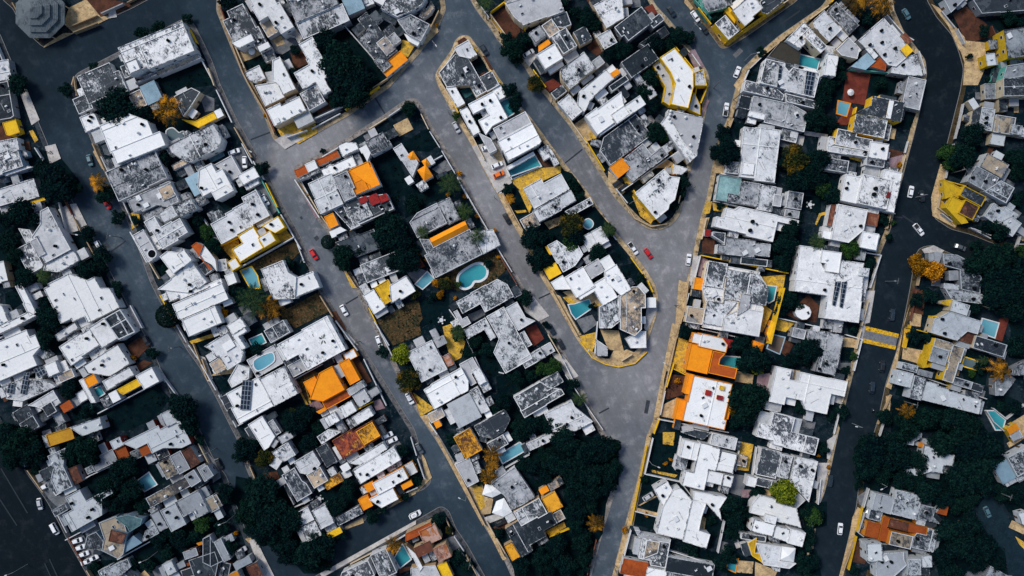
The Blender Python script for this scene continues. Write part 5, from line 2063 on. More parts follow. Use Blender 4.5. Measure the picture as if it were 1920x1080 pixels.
for hi, h in enumerate(HOUSES):
    bl = [b for b in ALLB if b[0] == hi]
    main = max(bl, key=lambda b: abs(area(b[3])))
    cx, cy = centroid(main[3])
    HCEN.append((cx, cy))
    root = empty('house', (cx, cy, .15)); tag(root, h['label'], 'house', 'flat roofed houses')
    dim = EDGE_DIM[area_of((cx, cy))]
    if area_of((cx, cy)) in '0' and 540-cy/S > 790: dim = .60     # lower left houses dimmed further, vignetting put into their colour
    colr = (dim, dim, dim, 1) if dim > .8 else (dim*.93, dim*.99, dim*1.04, 1)
    wm = WALL[h['wall']]
    pmat = wm if any(t in h['label'] for t in ('curved white', 'base walls', 'yellow villa', 'vivid orange')) else WALL['w' if h['wall'] in 'wynorkc' else h['wall']]
    loc = lambda w: [(x-cx, y-cy) for x, y in w]
    wins = 0; door = False
    for b in bl:
        _, k, z, w = b[:4]
        W = MB(); PP = MB()
        lw = loc(w); zz = z-.15
        ar = abs(area(w))
        par = ar > 12 and k not in 'bs'
        if 'gabled roof' in h['label'] and k == 'o' and ar > 40:
            # long gabled roof over its own walls
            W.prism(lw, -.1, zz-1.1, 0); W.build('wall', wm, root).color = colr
            e = sorted(range(4), key=lambda i: (Vector(lw[i])-Vector(lw[(i+1) % 4])).length)
            s0, s1 = e[0], e[1]
            m0 = [(lw[s0][i]+lw[(s0+1) % 4][i])/2 for i in (0, 1)]; m1 = [(lw[s1][i]+lw[(s1+1) % 4][i])/2 for i in (0, 1)]
            g = MB(); A, B_, C_, D_ = [(*lw[(s0+i) % 4], zz-1.095) for i in range(4)]
            g.add([A, B_, C_, D_, (*m0, zz+.35), (*m1, zz+.35)], [(0, 1, 4), (1, 2, 5, 4), (2, 3, 5), (3, 0, 4, 5)])
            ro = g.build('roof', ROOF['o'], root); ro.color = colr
            continue
        if 'hipped' in h['label'] and k == 'o' or ('pyramid roof' in h['label'] and k == 'W') or (k == 'o' and 'folded' in h['label']):
            W.prism(lw, -.1, zz-.9, 0, top=False); W.build('wall', wm, root).color = colr
            ap = centroid(lw); g = MB()
            g.add([(x, y, zz-.9) for x, y in lw]+[(*ap, zz+.5)], [(i, (i+1) % len(lw), len(lw)) for i in range(len(lw))])
            ro = g.build('roof', ROOF[k], root); ro.color = colr
            continue
        if 'tent canopies' in h['label'] and k == 'W':
            g = MB(); ap = centroid(lw); n_ = len(lw)
            g.add([(x, y, zz-.5) for x, y in lw]+[(*ap, zz+.4)], [(i, (i+1) % n_, n_) for i in range(n_)])
            for x, y in inset(lw, .3): g.cyl((x, y, -.1), (x, y, zz-.45), .07, .07, 6)
            ro = g.build('canopy', ROOF['W'], root); ro.color = colr
            continue
        if par:
            th = .2; dp = .28 if ar > 30 else .16
            inn = inset(lw, th)
            if abs(area(inn)) < .3*ar or area(inn) < 0: inn = inset(lw, .05)
            W.prism(lw, -.1, zz-.1, 0, top=False)
            PP.prism(inset(lw, -.03), zz-.1, zz, 0, top=False)
            PP.ring(inset(lw, -.03), inn, zz, 0)
            n_ = len(inn)
            PP.add([(x, y, zz) for x, y in inn]+[(x, y, zz-dp) for x, y in inn], [(i, (i+1) % n_, n_+(i+1) % n_, n_+i) for i in range(n_)])
            g = MB(); g.poly(inn, zz-dp); zr = zz-dp
        else:
            W.prism(lw, -.1, zz-.12, 0, top=False)
            ovh = inset(lw, -.12)
            g = MB(); g.prism(ovh, zz-.12, zz, 0); zr = zz
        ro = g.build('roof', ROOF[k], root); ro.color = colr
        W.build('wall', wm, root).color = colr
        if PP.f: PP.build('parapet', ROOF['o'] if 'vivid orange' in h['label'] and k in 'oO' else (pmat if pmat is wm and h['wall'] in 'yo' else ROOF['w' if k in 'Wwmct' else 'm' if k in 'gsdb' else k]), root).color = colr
        # windows and a door on the outer faces
        n_ = len(lw)
        es = sorted(range(n_), key=lambda i: -(Vector(lw[i])-Vector(lw[(i+1) % n_])).length)
        for i in es[:5]:
            a = Vector(w[i]); c_ = Vector(w[(i+1) % n_]); d = c_-a; L = d.length
            if L < 2.6 or wins >= 9: continue
            nrm = Vector((d.y, -d.x)).normalized()
            mid = (a+c_)/2
            face = nrm.dot(-mid) > 0
            cnt = max(1, min(3, int(L/4.5))) if face else 1
            rz = math.atan2(-nrm.x, nrm.y)
            for fl in range(1 if z < 5 else 2):
                z0 = .95+3.0*fl
                if z0+1.4 > zz: continue
                for q in range(cnt):
                    t = (q+.5)/cnt + R.uniform(-.05, .05)
                    p = a+d*t; o_ = p+nrm*.45
                    if covered(tuple(o_), z0+.5, b) or wins >= 9: continue
                    if fl == 0 and not door and face and L > 3:
                        part('door', ME_DOOR, root, (p.x-cx, p.y-cy, 0), (0, 0, rz)); door = True
                    else:
                        part('window', ME_WIN, root, (p.x-cx, p.y-cy, z0), (0, 0, rz)); wins += 1
        if par and ar > 42 and k in 'Wwmgcdt':
            dv = MB()
            for q in range(1 if ar < 110 else 2 if ar < 220 else 3):
                e = es[0] if q % 2 == 0 else es[1]
                u = (Vector(w[(e+1) % n_])-Vector(w[e])).normalized()
                if (q + int(ar)) % 3 == 0: u = Vector((-u.y, u.x))
                p = Vector((R.uniform(min(x for x, y in w), max(x for x, y in w)), R.uniform(min(y for x, y in w), max(y for x, y in w))))
                if not inside(tuple(p), w) or edge_dist(tuple(p), w) < 1.6: continue
                hits = []
                for i in range(n_):
                    a = Vector(w[i]); d = Vector(w[(i+1) % n_])-a; den = u.x*d.y-u.y*d.x
                    if abs(den) < 1e-6: continue
                    t = ((a.x-p.x)*d.y-(a.y-p.y)*d.x)/den; sg = ((a.x-p.x)*u.y-(a.y-p.y)*u.x)/den
                    if 0 <= sg <= 1: hits.append(t)
                lo_ = max([t for t in hits if t < 0] or [0]); hi_ = min([t for t in hits if t > 0] or [0])
                if hi_-lo_ < 3: continue
                A = p+u*(lo_+.25); B_ = p+u*(hi_-.25); nn = Vector((-u.y, u.x))*.11; o2 = Vector((cx, cy))
                dv = MB(); dv.prism(ccw([tuple(A-nn-o2), tuple(B_-nn-o2), tuple(B_+nn-o2), tuple(A+nn-o2)]), zr-.05, zr+.24+.01*q)
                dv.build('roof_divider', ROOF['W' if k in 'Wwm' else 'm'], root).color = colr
        # roof furniture
        if ar > 14 and k in 'Wwmgcdt':
            xs = [x for x, y in w]; ys = [y for x, y in w]
            want = min(7, int(ar/26)+ (1 if R.random() < .6 else 0))
            tries = 0
            while want > 0 and tries < 60:
                tries += 1
                p = (R.uniform(min(xs), max(xs)), R.uniform(min(ys), max(ys)))
                if not inside(p, w) or edge_dist(p, w) < 1.0 or covered(p, z, b) or any(inside(p, q) for q in YW[-len(POOLS):]): continue
                if any(inside(p, ccw([gp(x, y, pz) for x, y in pp])) for pz, pp in h['panels']): continue
                t = R.random(); L_ = (p[0]-cx, p[1]-cy, zr); rr = (0, 0, math.radians(28+90*R.randint(0, 3)))
                if t < .18: part('water_tank', ME_TANKB, root, L_)
                elif t < .24: part('water_tank', ME_TANKW, root, L_)
                elif t < .52: part('air_conditioner', ME_AC, root, L_, rr)
                elif t < .66: part('skylight', ME_SKY, root, L_, rr)
                elif t < .80: part('roof_pipe', ME_PIPE, root, L_, rr)
                elif t < .86 and ar > 60: part('roof_hatch', ME_HATCH, root, L_, rr)
                else: part('vent_pipe', ME_VENT, root, L_)
                want -= 1
    for (pz, pp) in h['panels']:
        w = loc(ccw([gp(x, y, pz) for x, y in pp])); g = MB()
        hb = max([b[2] for b in bl if inside(gp(*centroid(pp), pz), b[3])] or [pz-.4])
        zt = max(pz, hb+.25)-.15
        g.prism(w, zt-.08, zt, 0); g.poly(inset(w, .05), zt+.004, 1)
        for x, y in inset(w, .3): g.cyl((x, y, hb-.6), (x, y, zt-.08), .05, .05, 5)
        o = g.build('solar_panel', [M_STEEL, M_PANEL], root)
        e = max(range(len(w)), key=lambda i: (Vector(w[(i+1) % len(w)])-Vector(w[i])).length)
        a0 = Vector(w[e]); u = (Vector(w[(e+1) % len(w)])-a0).normalized(); v_ = Vector((-u.y, u.x))
        uv = o.data.uv_layers.new(name='UVMap')
        for lp in o.data.loops:
            q = Vector(o.data.vertices[lp.vertex_index].co[:2])-a0; uv.data[lp.index].uv = (q.dot(u), q.dot(v_))
    if 'huge round black roof tank' in h['label']:
        x, y = gp(285, 476, 5.3); g = MB(); ring = [(x-cx+1.75*math.cos(t*.2618), y-cy+1.75*math.sin(t*.2618)) for t in range(24)]
        inn = inset(ring, .3); g.prism(ring, 4.0, 5.3, 0, top=False); g.ring(ring, inn, 5.3, 0); g.poly(inn, 5.1, 1)
        g.add([(a, b_, 5.3) for a, b_ in inn]+[(a, b_, 5.1) for a, b_ in inn], [(i, (i+1) % 24, 24+(i+1) % 24, 24+i) for i in range(24)])
        g.build('round_tank', [M_WHITEP, M_BLACK], root)
    if 'row of four roof tanks' in h['label']:
        for (tx, ty) in ((470, 835), (465, 860), (455, 888), (468, 915)):
            x, y = gp(1140+tx/4, ty/4, 5); part('water_tank', ME_TANKW, root, (x-cx, y-cy, 4.6))
    if 'twin black tanks' in h['label']:
        for (tx, ty) in ((1083, 582), (1065, 648)):
            x, y = gp(1140+tx/4, 270+ty/4, 5); part('water_tank', ME_TANKB, root, (x-cx, y-cy, 4.6), scale=(1.3, 1.3, 1))
    if 'red hatch' in h['label']:
        x, y = gp(1666, 366, 5.5); g = MB(); g.box(-.6, .6, -1.1, 1.1, 0, .5); o = g.build('roof_hatch', ROOF['r'], root); o.location = (x-cx, y-cy, 5.1); o.rotation_euler = (0, 0, -.25)
        for (tx, ty) in ((485, 335), (473, 378)):
            x, y = gp(1520+tx/4, 270+ty/4, 5.5); part('water_tank', ME_TANKB, root, (x-cx, y-cy, 5.1), scale=(1.3, 1.3, 1))
    if 'open white frame' in h['label']:
        g = MB()
        for (x0, y0, x1, y1) in ((780, 232, 890, 385), (900, 165, 1010, 330), (780, 232, 900, 165), (830, 300, 950, 232), (890, 385, 1010, 330), (870, 190, 960, 350)):
            a = Vector((*gp(x0/4, 540+y0/4, 6.2), 6.0))-Vector((cx, cy, 0)); b_ = Vector((*gp(x1/4, 540+y1/4, 6.2), 6.0))-Vector((cx, cy, 0))
            g.cyl(a, b_, .22, .22, 4)
        for (x0, y0) in ((780, 232), (890, 385), (900, 165), (1010, 330)):
            a = Vector((*gp(x0/4, 540+y0/4, 6.2), 6.0))-Vector((cx, cy, 0)); g.cyl((a.x, a.y, 4.2), a, .2, .2, 6)
        g.build('roof_frame', M_WHITEP, root)

# octagonal pavilion with stepped metal roof
cx, cy = gp(70, 22, 6); root = empty('pavilion', (cx, cy, .15)); tag(root, 'octagonal pavilion with stepped grey metal roof at upper left corner', 'pavilion')
oc = lambda r: [(r*math.cos(math.pi/8+i*math.pi/4), r*math.sin(math.pi/8+i*math.pi/4)) for i in range(8)]
g = MB()
for i, (r0, r1, z0, z1) in enumerate(((9.8, 7.6, 4.2, 5.0), (7.9, 5.4, 5.5, 6.4), (5.7, 3.2, 6.9, 7.8), (3.5, 0.3, 8.2, 9.3))):
    a, b_ = oc(r0), oc(r1)
    g.add([(x, y, z0) for x, y in a]+[(x, y, z1) for x, y in b_], [(j, (j+1) % 8, 8+(j+1) % 8, 8+j) for j in range(8)])
    g.add([(x, y, z0-.3) for x, y in a]+[(x, y, z0) for x, y in a], [(j, (j+1) % 8, 8+(j+1) % 8, 8+j) for j in range(8)])
    g.poly(b_, z1)
g.build('roof', stripe_mat('pavilion_metal', (.11, .135, .15), (.06, .08, .095), 1.6, 0, .7, .9), root)
for i, (x, y) in enumerate(oc(8.8)):
    q = MB(); q.cyl((x, y, -.05), (x, y, 4.3), .22, .2, 8); q.build('column', WALL['t'], root)
g = MB(); g.prism(oc(6.6), -.1, 4.4); g.build('wall', WALL['y'], root)

# ------------------------------------------------------------------ labels that lean on the nearest house
USED = set()
SIDE = lambda dx, dy: ('right of' if dx > 0 else 'left of') if abs(dx) > abs(dy) else ('above' if dy > 0 else 'below')
def near_label(desc, x, y, limit=16):
    c = sorted(range(len(HOUSES)), key=lambda i: (HCEN[i][0]-x)**2+(HCEN[i][1]-y)**2)
    for i in c[:14]:
        lab = '%s %s the %s' % (desc, SIDE(x-HCEN[i][0], y-HCEN[i][1]), HOUSES[i]['label'])
        if len(lab.split()) <= limit and lab not in USED:
            USED.add(lab); return lab
    return None

# ------------------------------------------------------------------ pools
for k, lab, p in POOLS:
    if any(t in lab for t in ('kidney', 'round', 'curved', 'chamfered')):
        q = []
        for i in range(len(p)):
            a, b, c, d = (Vector(p[(i+j) % len(p)]) for j in (-1, 0, 1, 2))
            for t in (0, .25, .5, .75):
                q.append(tuple(.5*((2*b)+(c-a)*t+(2*a-5*b+4*c-d)*t*t+(3*b-a-3*c+d)*t**3)))
        p = q
    w = ccw([gp(x, y) for x, y in p]); cx, cy = centroid(w); lw = [(x-cx, y-cy) for x, y in w]
    root = empty('pond' if k in 'gk' else 'pool', (cx, cy, .15)); tag(root, lab, 'pond' if k in 'gk' else 'swimming pool', 'garden pools')
    out = inset(lw, -.9 if 'thick' in lab else -.4); n_ = len(lw)
    # a pool on a roof terrace or ground: raise it to the deck beneath
    zb = max([b[2] for b in ALLB if inside((cx, cy), b[3])] or [.3])
    if zb > 1: root.location.z = zb-.32
    g = MB(); g.prism(out, -.2, .42, 0, top=False); g.ring(out, lw, .42, 0)
    g.add([(x, y, .42) for x, y in lw]+[(x, y, -.1) for x, y in lw], [(i, (i+1) % n_, n_+(i+1) % n_, n_+i) for i in range(n_)])
    rim = WALL['o'] if 'orange rim' in lab or 'tan edge' in lab else WALL['y'] if 'bordered by gold' in lab or 'yellow rim' in lab else WALL['b'] if 'blue edge' in lab else M_WHITEP
    g.build('coping', rim, root)
    g = MB(); g.poly(lw, .31); g.build('water', WATER[k], root)

# ------------------------------------------------------------------ garden walls
WN = {'w': 'white', 'c': 'cream', 'y': 'yellow', 't': 'tan', 'n': 'teal green', 'r': 'red', 'k': 'brown'}
def wall_thing(k, h, P, zbase=.1):
    c = P[len(P)//2]; cx, cy = (P[0][0]+P[-1][0])/2, (P[0][1]+P[-1][1])/2
    L = sum((Vector(P[i+1])-Vector(P[i])).length for i in range(len(P)-1))
    d = '%s %s garden wall' % ('tall' if h > 2.3 else 'low' if h < 1.7 else 'long' if L > 22 else 'plain', WN[k])
    lab = near_label(d, cx, cy) or near_label('narrow '+WN[k]+' wall', cx, cy)
    if not lab: return
    root = empty('garden_wall', (cx, cy, zbase)); tag(root, lab, 'wall', 'garden walls between the lots')
    body = MB(); cap = MB()
    def strip(mbx, half, z0, z1):
        V = [Vector(p)-Vector((cx, cy)) for p in P]; Lf = []; Rt = []
        for i, v in enumerate(V):
            ds = []
            if i > 0: ds.append((v-V[i-1]).normalized())
            if i < len(V)-1: ds.append((V[i+1]-v).normalized())
            d_ = sum(ds, Vector((0, 0)))
            if d_.length < 1e-3: d_ = ds[0]
            d_.normalize(); n_ = Vector((-d_.y, d_.x)); kf = half/max(.5, d_.dot(ds[0]))
            Lf.append(v+n_*kf); Rt.append(v-n_*kf)
        mbx.prism(ccw([tuple(v) for v in Rt+Lf[::-1]]), z0, z1)
    strip(body, .11, -.05, h-.08); strip(cap, .17, h-.08, h)
    a = EDGE_DIM[area_of((cx, cy))]
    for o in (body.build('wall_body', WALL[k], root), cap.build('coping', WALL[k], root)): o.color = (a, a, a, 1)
for k, h, p in FENCES:
    wall_thing(k, h, [gp(x, y, min(h, 3)*.5) for x, y in p])
# frontage walls along the property lines
FR = 0
for bk, p in BLK.items():
    w = inset(ccw([gp(x, y) for x, y in p]), 2.0)
    w = [w[0]]+[w[i] for i in range(1, len(w)) if i % (16 if bk in 'FG' else 4) == 0]
    for i in range(len(w)):
        a = Vector(w[i]); b_ = Vector(w[(i+1) % len(w)]); L = (b_-a).length; n_ = max(1, round(L/13))
        for j in range(n_):
            s0 = a+(b_-a)*((j+.07)/n_); s1 = a+(b_-a)*((j+.93)/n_)
            if (s1-s0).length < 4 or R.random() < .38: continue
            mid = (s0+s1)/2
            if abs(mid.x) > 195 or abs(mid.y) > 112: continue
            if any(covered(tuple(s0+(s1-s0)*t), .5) for t in (.02, .25, .5, .75, .98)): continue
            kk = R.choice('wwwwcttyk') if bk not in 'FGI' else R.choice('wwcctty')
            wall_thing(kk, R.choice((1.2, 1.5, 1.9, 2.1)), [tuple(s0), tuple(s1)])

# ------------------------------------------------------------------ trees
def crown_mesh(name, n_leaf, size, seed, lobes=13, flat=.62, ball=False):
    r = random.Random(seed); V = []; F = []
    L = []
    for i in range(lobes):
        t = r.uniform(0, 6.283); d = r.uniform(.25, .66)
        L.append((Vector((math.cos(t)*d, math.sin(t)*d, r.uniform(-.18, .38)*flat*1.5)), r.uniform(.24, .42)))
    L.append((Vector((0, 0, .25)), .45))
    if ball: L = [(Vector((0, 0, 0)), .93)]
    tot = sum(q[1]**2 for q in L)
    for c, rad in L:
        for _ in range(int(n_leaf*rad*rad/tot)):
            d = Vector((r.gauss(0, 1), r.gauss(0, 1), r.gauss(0, 1)*.9+.25)).normalized()
            p = c + d*rad*(r.uniform(.55, 1.08) if not ball else r.uniform(.9, 1.03))
            p.z *= 1.0
            nn = (d+Vector((r.gauss(0, .55), r.gauss(0, .55), r.gauss(0, .55)+.3))).normalized()
            u = nn.cross(Vector((r.gauss(0, 1), r.gauss(0, 1), r.gauss(0, 1)))).normalized(); w_ = nn.cross(u)
            s = size*r.uniform(.6, 1.35); b = len(V)
            V += [p-u*s, p-w_*s*.55, p+u*s, p+w_*s*.55]
            F.append((b, b+1, b+2, b+3))
    me = bpy.data.meshes.new(name); me.from_pydata([tuple(v) for v in V], [], F)
    return me
CROWN = {}
for k in 'DGOBAR':
    CROWN[k] = {}
    for sz, (nl, ls, lb) in dict(L=(3000, .075, 17), M=(1300, .105, 12), S=(420, .17, 8)).items():
        CROWN[k][sz] = []
        for s_ in range(4 if k == 'D' else 2):
            me = crown_mesh('crown', nl if k != 'R' else 3000, ls if k != 'R' else .07, hash((ord(k), sz == 'L', s_)) & 4095, lb, ball=(k == 'R'))
            me.materials.append(LEAF[k]); CROWN[k][sz].append(me)
def trunk_mesh(seed):
    r = random.Random(seed); g = MB()
    g.cyl((0, 0, 0), (.02, .01, .55), .045, .032, 8)
    for i in range(5):
        t = i*1.257+r.uniform(-.3, .3)
        g.cyl((.02, .01, .45), (math.cos(t)*.42, math.sin(t)*.42, .78+r.uniform(0, .2)), .026, .008, 6)
    return proto(g, 'trunk', M_BARK)
TRUNK = [trunk_mesh(i) for i in range(3)]
def palm_mesh(seed, mat, nf=22):
    r = random.Random(seed); V = []; F = []
    for i in range(nf):
        t = i*2.39996+r.uniform(-.2, .2); ln = r.uniform(.78, 1.05); up = r.uniform(.05, .85) if i < nf*.75 else r.uniform(-.5, .0)
        d = Vector((math.cos(t), math.sin(t), 0)); sd = Vector((-d.y, d.x, 0)); pr = None
        K = 13
        for q in range(K+1):
            f = q/K
            p = d*(ln*(f*(.92+.08*(1-up)))) + Vector((0, 0, up*.55*f - (.55+.3*r.random()*.2)*f*f*.9))
            if pr is not None and f > .1:
                wl = .20*math.sin(math.pi*min(1, f*.9+.12))**.8*ln
                for sgn in (-1, 1):
                    tip = p + sd*sgn*wl + d*wl*.55 - Vector((0, 0, wl*.35))
                    b = len(V); bw = d*.022
                    V += [p-bw, p+bw, tip+bw*.2, tip-bw*.2]; F.append((b, b+1, b+2, b+3) if sgn < 0 else (b+3, b+2, b+1, b))
            if pr is not None:
                b = len(V); V += [pr-sd*.010, pr+sd*.010, p+sd*.008, p-sd*.008]; F.append((b, b+3, b+2, b+1))
            pr = p
    me = bpy.data.meshes.new('fronds'); me.from_pydata([tuple(v) for v in V], [], F); me.materials.append(mat); return me
PALM = {'P': [palm_mesh(i, LEAF['P']) for i in (1, 2)], 'Q': [palm_mesh(i, LEAF['Q']) for i in (3, 4)]}
g = MB()
for i in range(8):
    g.cyl((.012*i, 0, i/8), (.012*(i+1), 0, (i+1)/8+.005), .05-.002*i, .044-.002*i, 8)
PTRUNK = proto(g, 'trunk', M_BARK)
GOLDP = [(312, 203), (1607, 2), (1655, 7), (502, 577), (182, 340), (1877, 695), (1702, 772), (922, 852), (915, 892), (1117, 982), (737, 1022), (956, 372), (922, 872)]
DESC = {'D': ['dark leafy tree', 'shadowy green tree', 'dense blackish tree'], 'G': ['mid green tree', 'green leafy tree'], 'O': ['olive brown tree'],
        'B': ['bright yellow-green tree'], 'A': ['golden orange tree'], 'R': ['clipped round dark tree'], 'P': ['dark green palm'], 'Q': ['golden fronded palm']}
SHR = {'D': 'small dark shrub', 'G': 'small green shrub', 'O': 'small olive shrub', 'B': 'small lime shrub', 'A': 'golden flowering bush', 'R': 'clipped round bush'}
TREES.sort(key=lambda t: -t[3]); NT = 0; MASSV = []; MASSF = []
for k, px, py, r in TREES:
    rad = r*S
    if k == 'D' and 1.6 < rad < 4 and (int(px)*7+int(py)*3) % 9 == 0: k = 'G'
    if k == 'P' and any((px-a)**2+(py-b)**2 < 250 for a, b in GOLDP): k = 'Q'
    if k in 'PQ':
        ht = min(8.5, 3.5+rad*.7)
        x, y = gp(px, py, ht)
        lab = near_label(DESC[k][0], x, y) or near_label('slender palm', x, y)
        root = empty('palm_tree', (x-.1*ht, y, .15), 0); tag(root, lab, 'palm', 'palms in the gardens')
        part('trunk', PTRUNK, root, (0, 0, -.1), (0, 0, 0), (ht, ht, ht))
        part('fronds', R.choice(PALM[k]), root, (.096*ht, 0, ht-.1), (0, 0, R.uniform(0, 6.28)), (rad*1.12,)*3)
        continue
    ht = max(1.3, min(8.0, rad*1.35))
    x, y = gp(px, py, ht*.8)
    small = rad < 2.0
    if not small and k not in 'PQ':
        NT += 1
        if NT > 285:
            me = CROWN[k]['M'][0]; b = len(MASSV); T = Matrix.Translation((x, y, ht*.6)) @ Matrix.Rotation(R.uniform(0, 6.28), 4, 'Z') @ Matrix.Diagonal((rad*1.08, rad*1.08, min(rad, ht*.5), 1))
            MASSV += [tuple(T @ v.co) for v in me.vertices]; MASSF += [tuple(b+i for i in f.vertices) for f in me.polygons]; continue
    ds = [SHR[k]] if small else ([('broad ' if rad > 4.6 else '')+DESC[k][0]]+DESC[k])
    lab = None
    for d in ds:
        lab = near_label(d, x, y)
        if lab: break
    if not lab: lab = near_label('leafy tree', x, y)
    sz = 'L' if rad > 3.2 else 'M' if rad > 1.7 else 'S'
    root = empty('shrub' if small else 'tree', (x, y, .15)); tag(root, lab, 'shrub' if small else 'tree', 'shrubs in the gardens' if small else 'trees in yards and streets')
    part('trunk', TRUNK[R.randrange(3)], root, (0, 0, -.1), (0, 0, R.uniform(0, 6.28)), (rad*1.0, rad*1.0, ht*.95))
    part('crown', R.choice(CROWN[k][sz]), root, (0, 0, ht*.62), (R.uniform(-.1, .1), R.uniform(-.1, .1), R.uniform(0, 6.28)), (rad*1.08, rad*1.08, max(1.0, min(rad, ht*.55))))

if MASSF: tag(mesh('small_trees', MASSV, MASSF, LEAF['D']), kind='stuff')  # the smaller scattered trees, joined into one mesh
# low ground cover in the overgrown lots
r = random.Random(5); V = []; F = []; PW = [[gp(x, y) for x, y in p] for k, l, p in POOLS]
for k, w in VEG:
    xs = [x for x, y in w]; ys = [y for x, y in w]
    n_ = int(abs(area(w))*(.16 if k == '%' else .55))
    for _ in range(n_):
        p = (r.uniform(min(xs), max(xs)), r.uniform(min(ys), max(ys)))
        if not inside(p, w): continue
        if any(inside(p, b[3]) for b in ALLB) or any(inside(p, q) or edge_dist(p, q) < 1.9 for q in PW): continue
        rr = r.uniform(.3, 1.0) if k == '%' else r.uniform(.12, .5)
        for _ in range(int(10+rr*22)):
            d = Vector((r.gauss(0, 1), r.gauss(0, 1), abs(r.gauss(0, .8)))).normalized()
            q = Vector((p[0], p[1], .18))+d*rr*r.uniform(.5, 1.05)
            nn = (d+Vector((r.gauss(0, .5), r.gauss(0, .5), .4))).normalized(); u = nn.cross(Vector((r.gauss(0, 1), r.gauss(0, 1), 1))).normalized(); v_ = nn.cross(u)
            s = r.uniform(.10, .26); b = len(V); V += [q-u*s, q-v_*s*.6, q+u*s, q+v_*s*.6]; F.append((b, b+1, b+2, b+3))
tag(mesh('ground_cover', V, F, LEAF['S']), kind='stuff')

# ------------------------------------------------------------------ vehicles
def car_meshes(style):
    """returns dict of part meshes; car points along +X, 4.4 m long"""
    P = {}
    W2 = .88
    if style == 'van': prof = [(-2.25, .62, .95), (-2.2, .5, 1.1), (2.0, .5, 1.05), (2.3, .55, .75)]; roof = (-2.1, 1.15); cab = (-2.2, 1.85); hr = 1.95
    elif style == 'pickup': prof = [(-2.6, .55, .95), (-2.55, .5, .98), (2.2, .5, 1.02), (2.6, .55, .75)]; roof = (-.25, .85); cab = (-.45, 1.55); hr = 1.72
    else: prof = [(-2.2, .55, .85), (-2.1, .45, .95), (1.9, .45, .92), (2.2, .5, .7)]; roof = (-1.25, .55); cab = (-1.85, 1.25); hr = 1.45
    x0, x1 = prof[0][0], prof[-1][0]; belt = prof[1][2]
    # body shell: rounded plan, built from stations
    st = []
    for i in range(15):
        f = i/14; x = x0+(x1-x0)*f
        e = min(f, 1-f)
        hw = W2*(1-.16*max(0, 1-e/.10)**2)
        zt = belt - (.10*max(0, (f-.62)/.38)**1.5 + (.12 if i in (0, 14) else 0)) - .05*max(0, 1-f/.12)
        zb = .28+(.12 if i in (0, 14) else 0)
        st.append((x, hw, zb, zt))
    V = []; F = []
    for x, hw, zb, zt in st:
        V += [(x, -hw*.93, zb), (x, -hw, zb+.25), (x, -hw, zt-.12), (x, -hw*.9, zt), (x, hw*.9, zt), (x, hw, zt-.12), (x, hw, zb+.25), (x, hw*.93, zb)]
    for i in range(14):
        for j in range(8):
            a = i*8+j; b = i*8+(j+1) % 8; F.append((a, a+8, b+8, b))
    F += [tuple(range(8)), tuple(reversed(range(14*8, 14*8+8)))]
    g = MB(); g.add(V, F)
    if style == 'pickup':
        g2 = MB(); bx0, bx1 = -2.5, -.5
        for (a, b, c, d) in ((bx0, bx1, -.86, -.78), (bx0, bx1, .78, .86), (bx0, bx0+.08, -.78, .78), (bx1-.08, bx1, -.78, .78)): g2.box(a, b, c, d, belt, belt+.32)
        P['bed_side'] = g2
        g3 = MB(); g3.box(bx0+.08, bx1-.08, -.77, .77, belt-.02, belt+.02); P['load_bed'] = g3
    P['body'] = g
    # glasshouse
    rw, bw = .62, .80
    g = MB(); c0, c1 = cab; r0, r1 = roof; zb = belt-.03; zr = hr-.05
    vs = [(c0, -bw, zb), (c1, -bw, zb), (c1, bw, zb), (c0, bw, zb), (r0, -rw, zr), (r1, -rw, zr), (r1, rw, zr), (r0, rw, zr)]
    g.add(vs, [(0, 1, 5, 4), (1, 2, 6, 5), (2, 3, 7, 6), (3, 0, 4, 7), (4, 5, 6, 7)]); P['window'] = g
    g = MB(); vs = [(r0-.06, -rw-.03, zr), (r1+.06, -rw-.03, zr), (r1+.06, rw+.03, zr), (r0-.06, rw+.03, zr), (r0+.05, -rw+.08, zr+.06), (r1-.08, -rw+.08, zr+.06), (r1-.08, rw-.08, zr+.06), (r0+.05, rw-.08, zr+.06)]
    g.add(vs, [(0, 3, 2, 1), (0, 1, 5, 4), (1, 2, 6, 5), (2, 3, 7, 6), (3, 0, 4, 7), (4, 5, 6, 7)])
    for sy in (-1, 1):   # pillars
        for (xa, xb) in ((c1, r1), (c0, r0), ((c0+c1)/2, (r0+r1)/2)):
            g.cyl((xa, sy*(bw+.005), zb), (xb, sy*(rw+.01), zr), .045, .045, 4)
    P['roof'] = g
    return P
CARP = {}
def car_proto(style, paint):
    if (style, paint) in CARP: return CARP[(style, paint)]
    P = car_meshes(style); out = {}
    for k, g in P.items():
        mt = M_GLASS if k == 'window' else M_RUBBER if k == 'load_bed' else CARM[paint]
        out[k] = proto(g, k, mt, smooth=False)
    CARP[(style, paint)] = out; return out
g = MB(); g.cyl((0, -.1, 0), (0, .1, 0), .31, .31, 14); ME_TYRE = proto(g, 'wheel', M_RUBBER)
g = MB(); g.cyl((0, -.11, 0), (0, .11, 0), .19, .19, 10); ME_RIM = proto(g, 'rim', M_STEEL)
g = MB(); g.box(-.04, .04, -.16, .16, -.07, .07); ME_HL = proto(g, 'headlight', M_LAMP); ME_TL = proto(g, 'tail_light', M_TAIL)
g = MB(); g.box(-.05, .05, -.09, .09, -.05, .05); ME_MIR = proto(g, 'wing_mirror', M_BLACK)
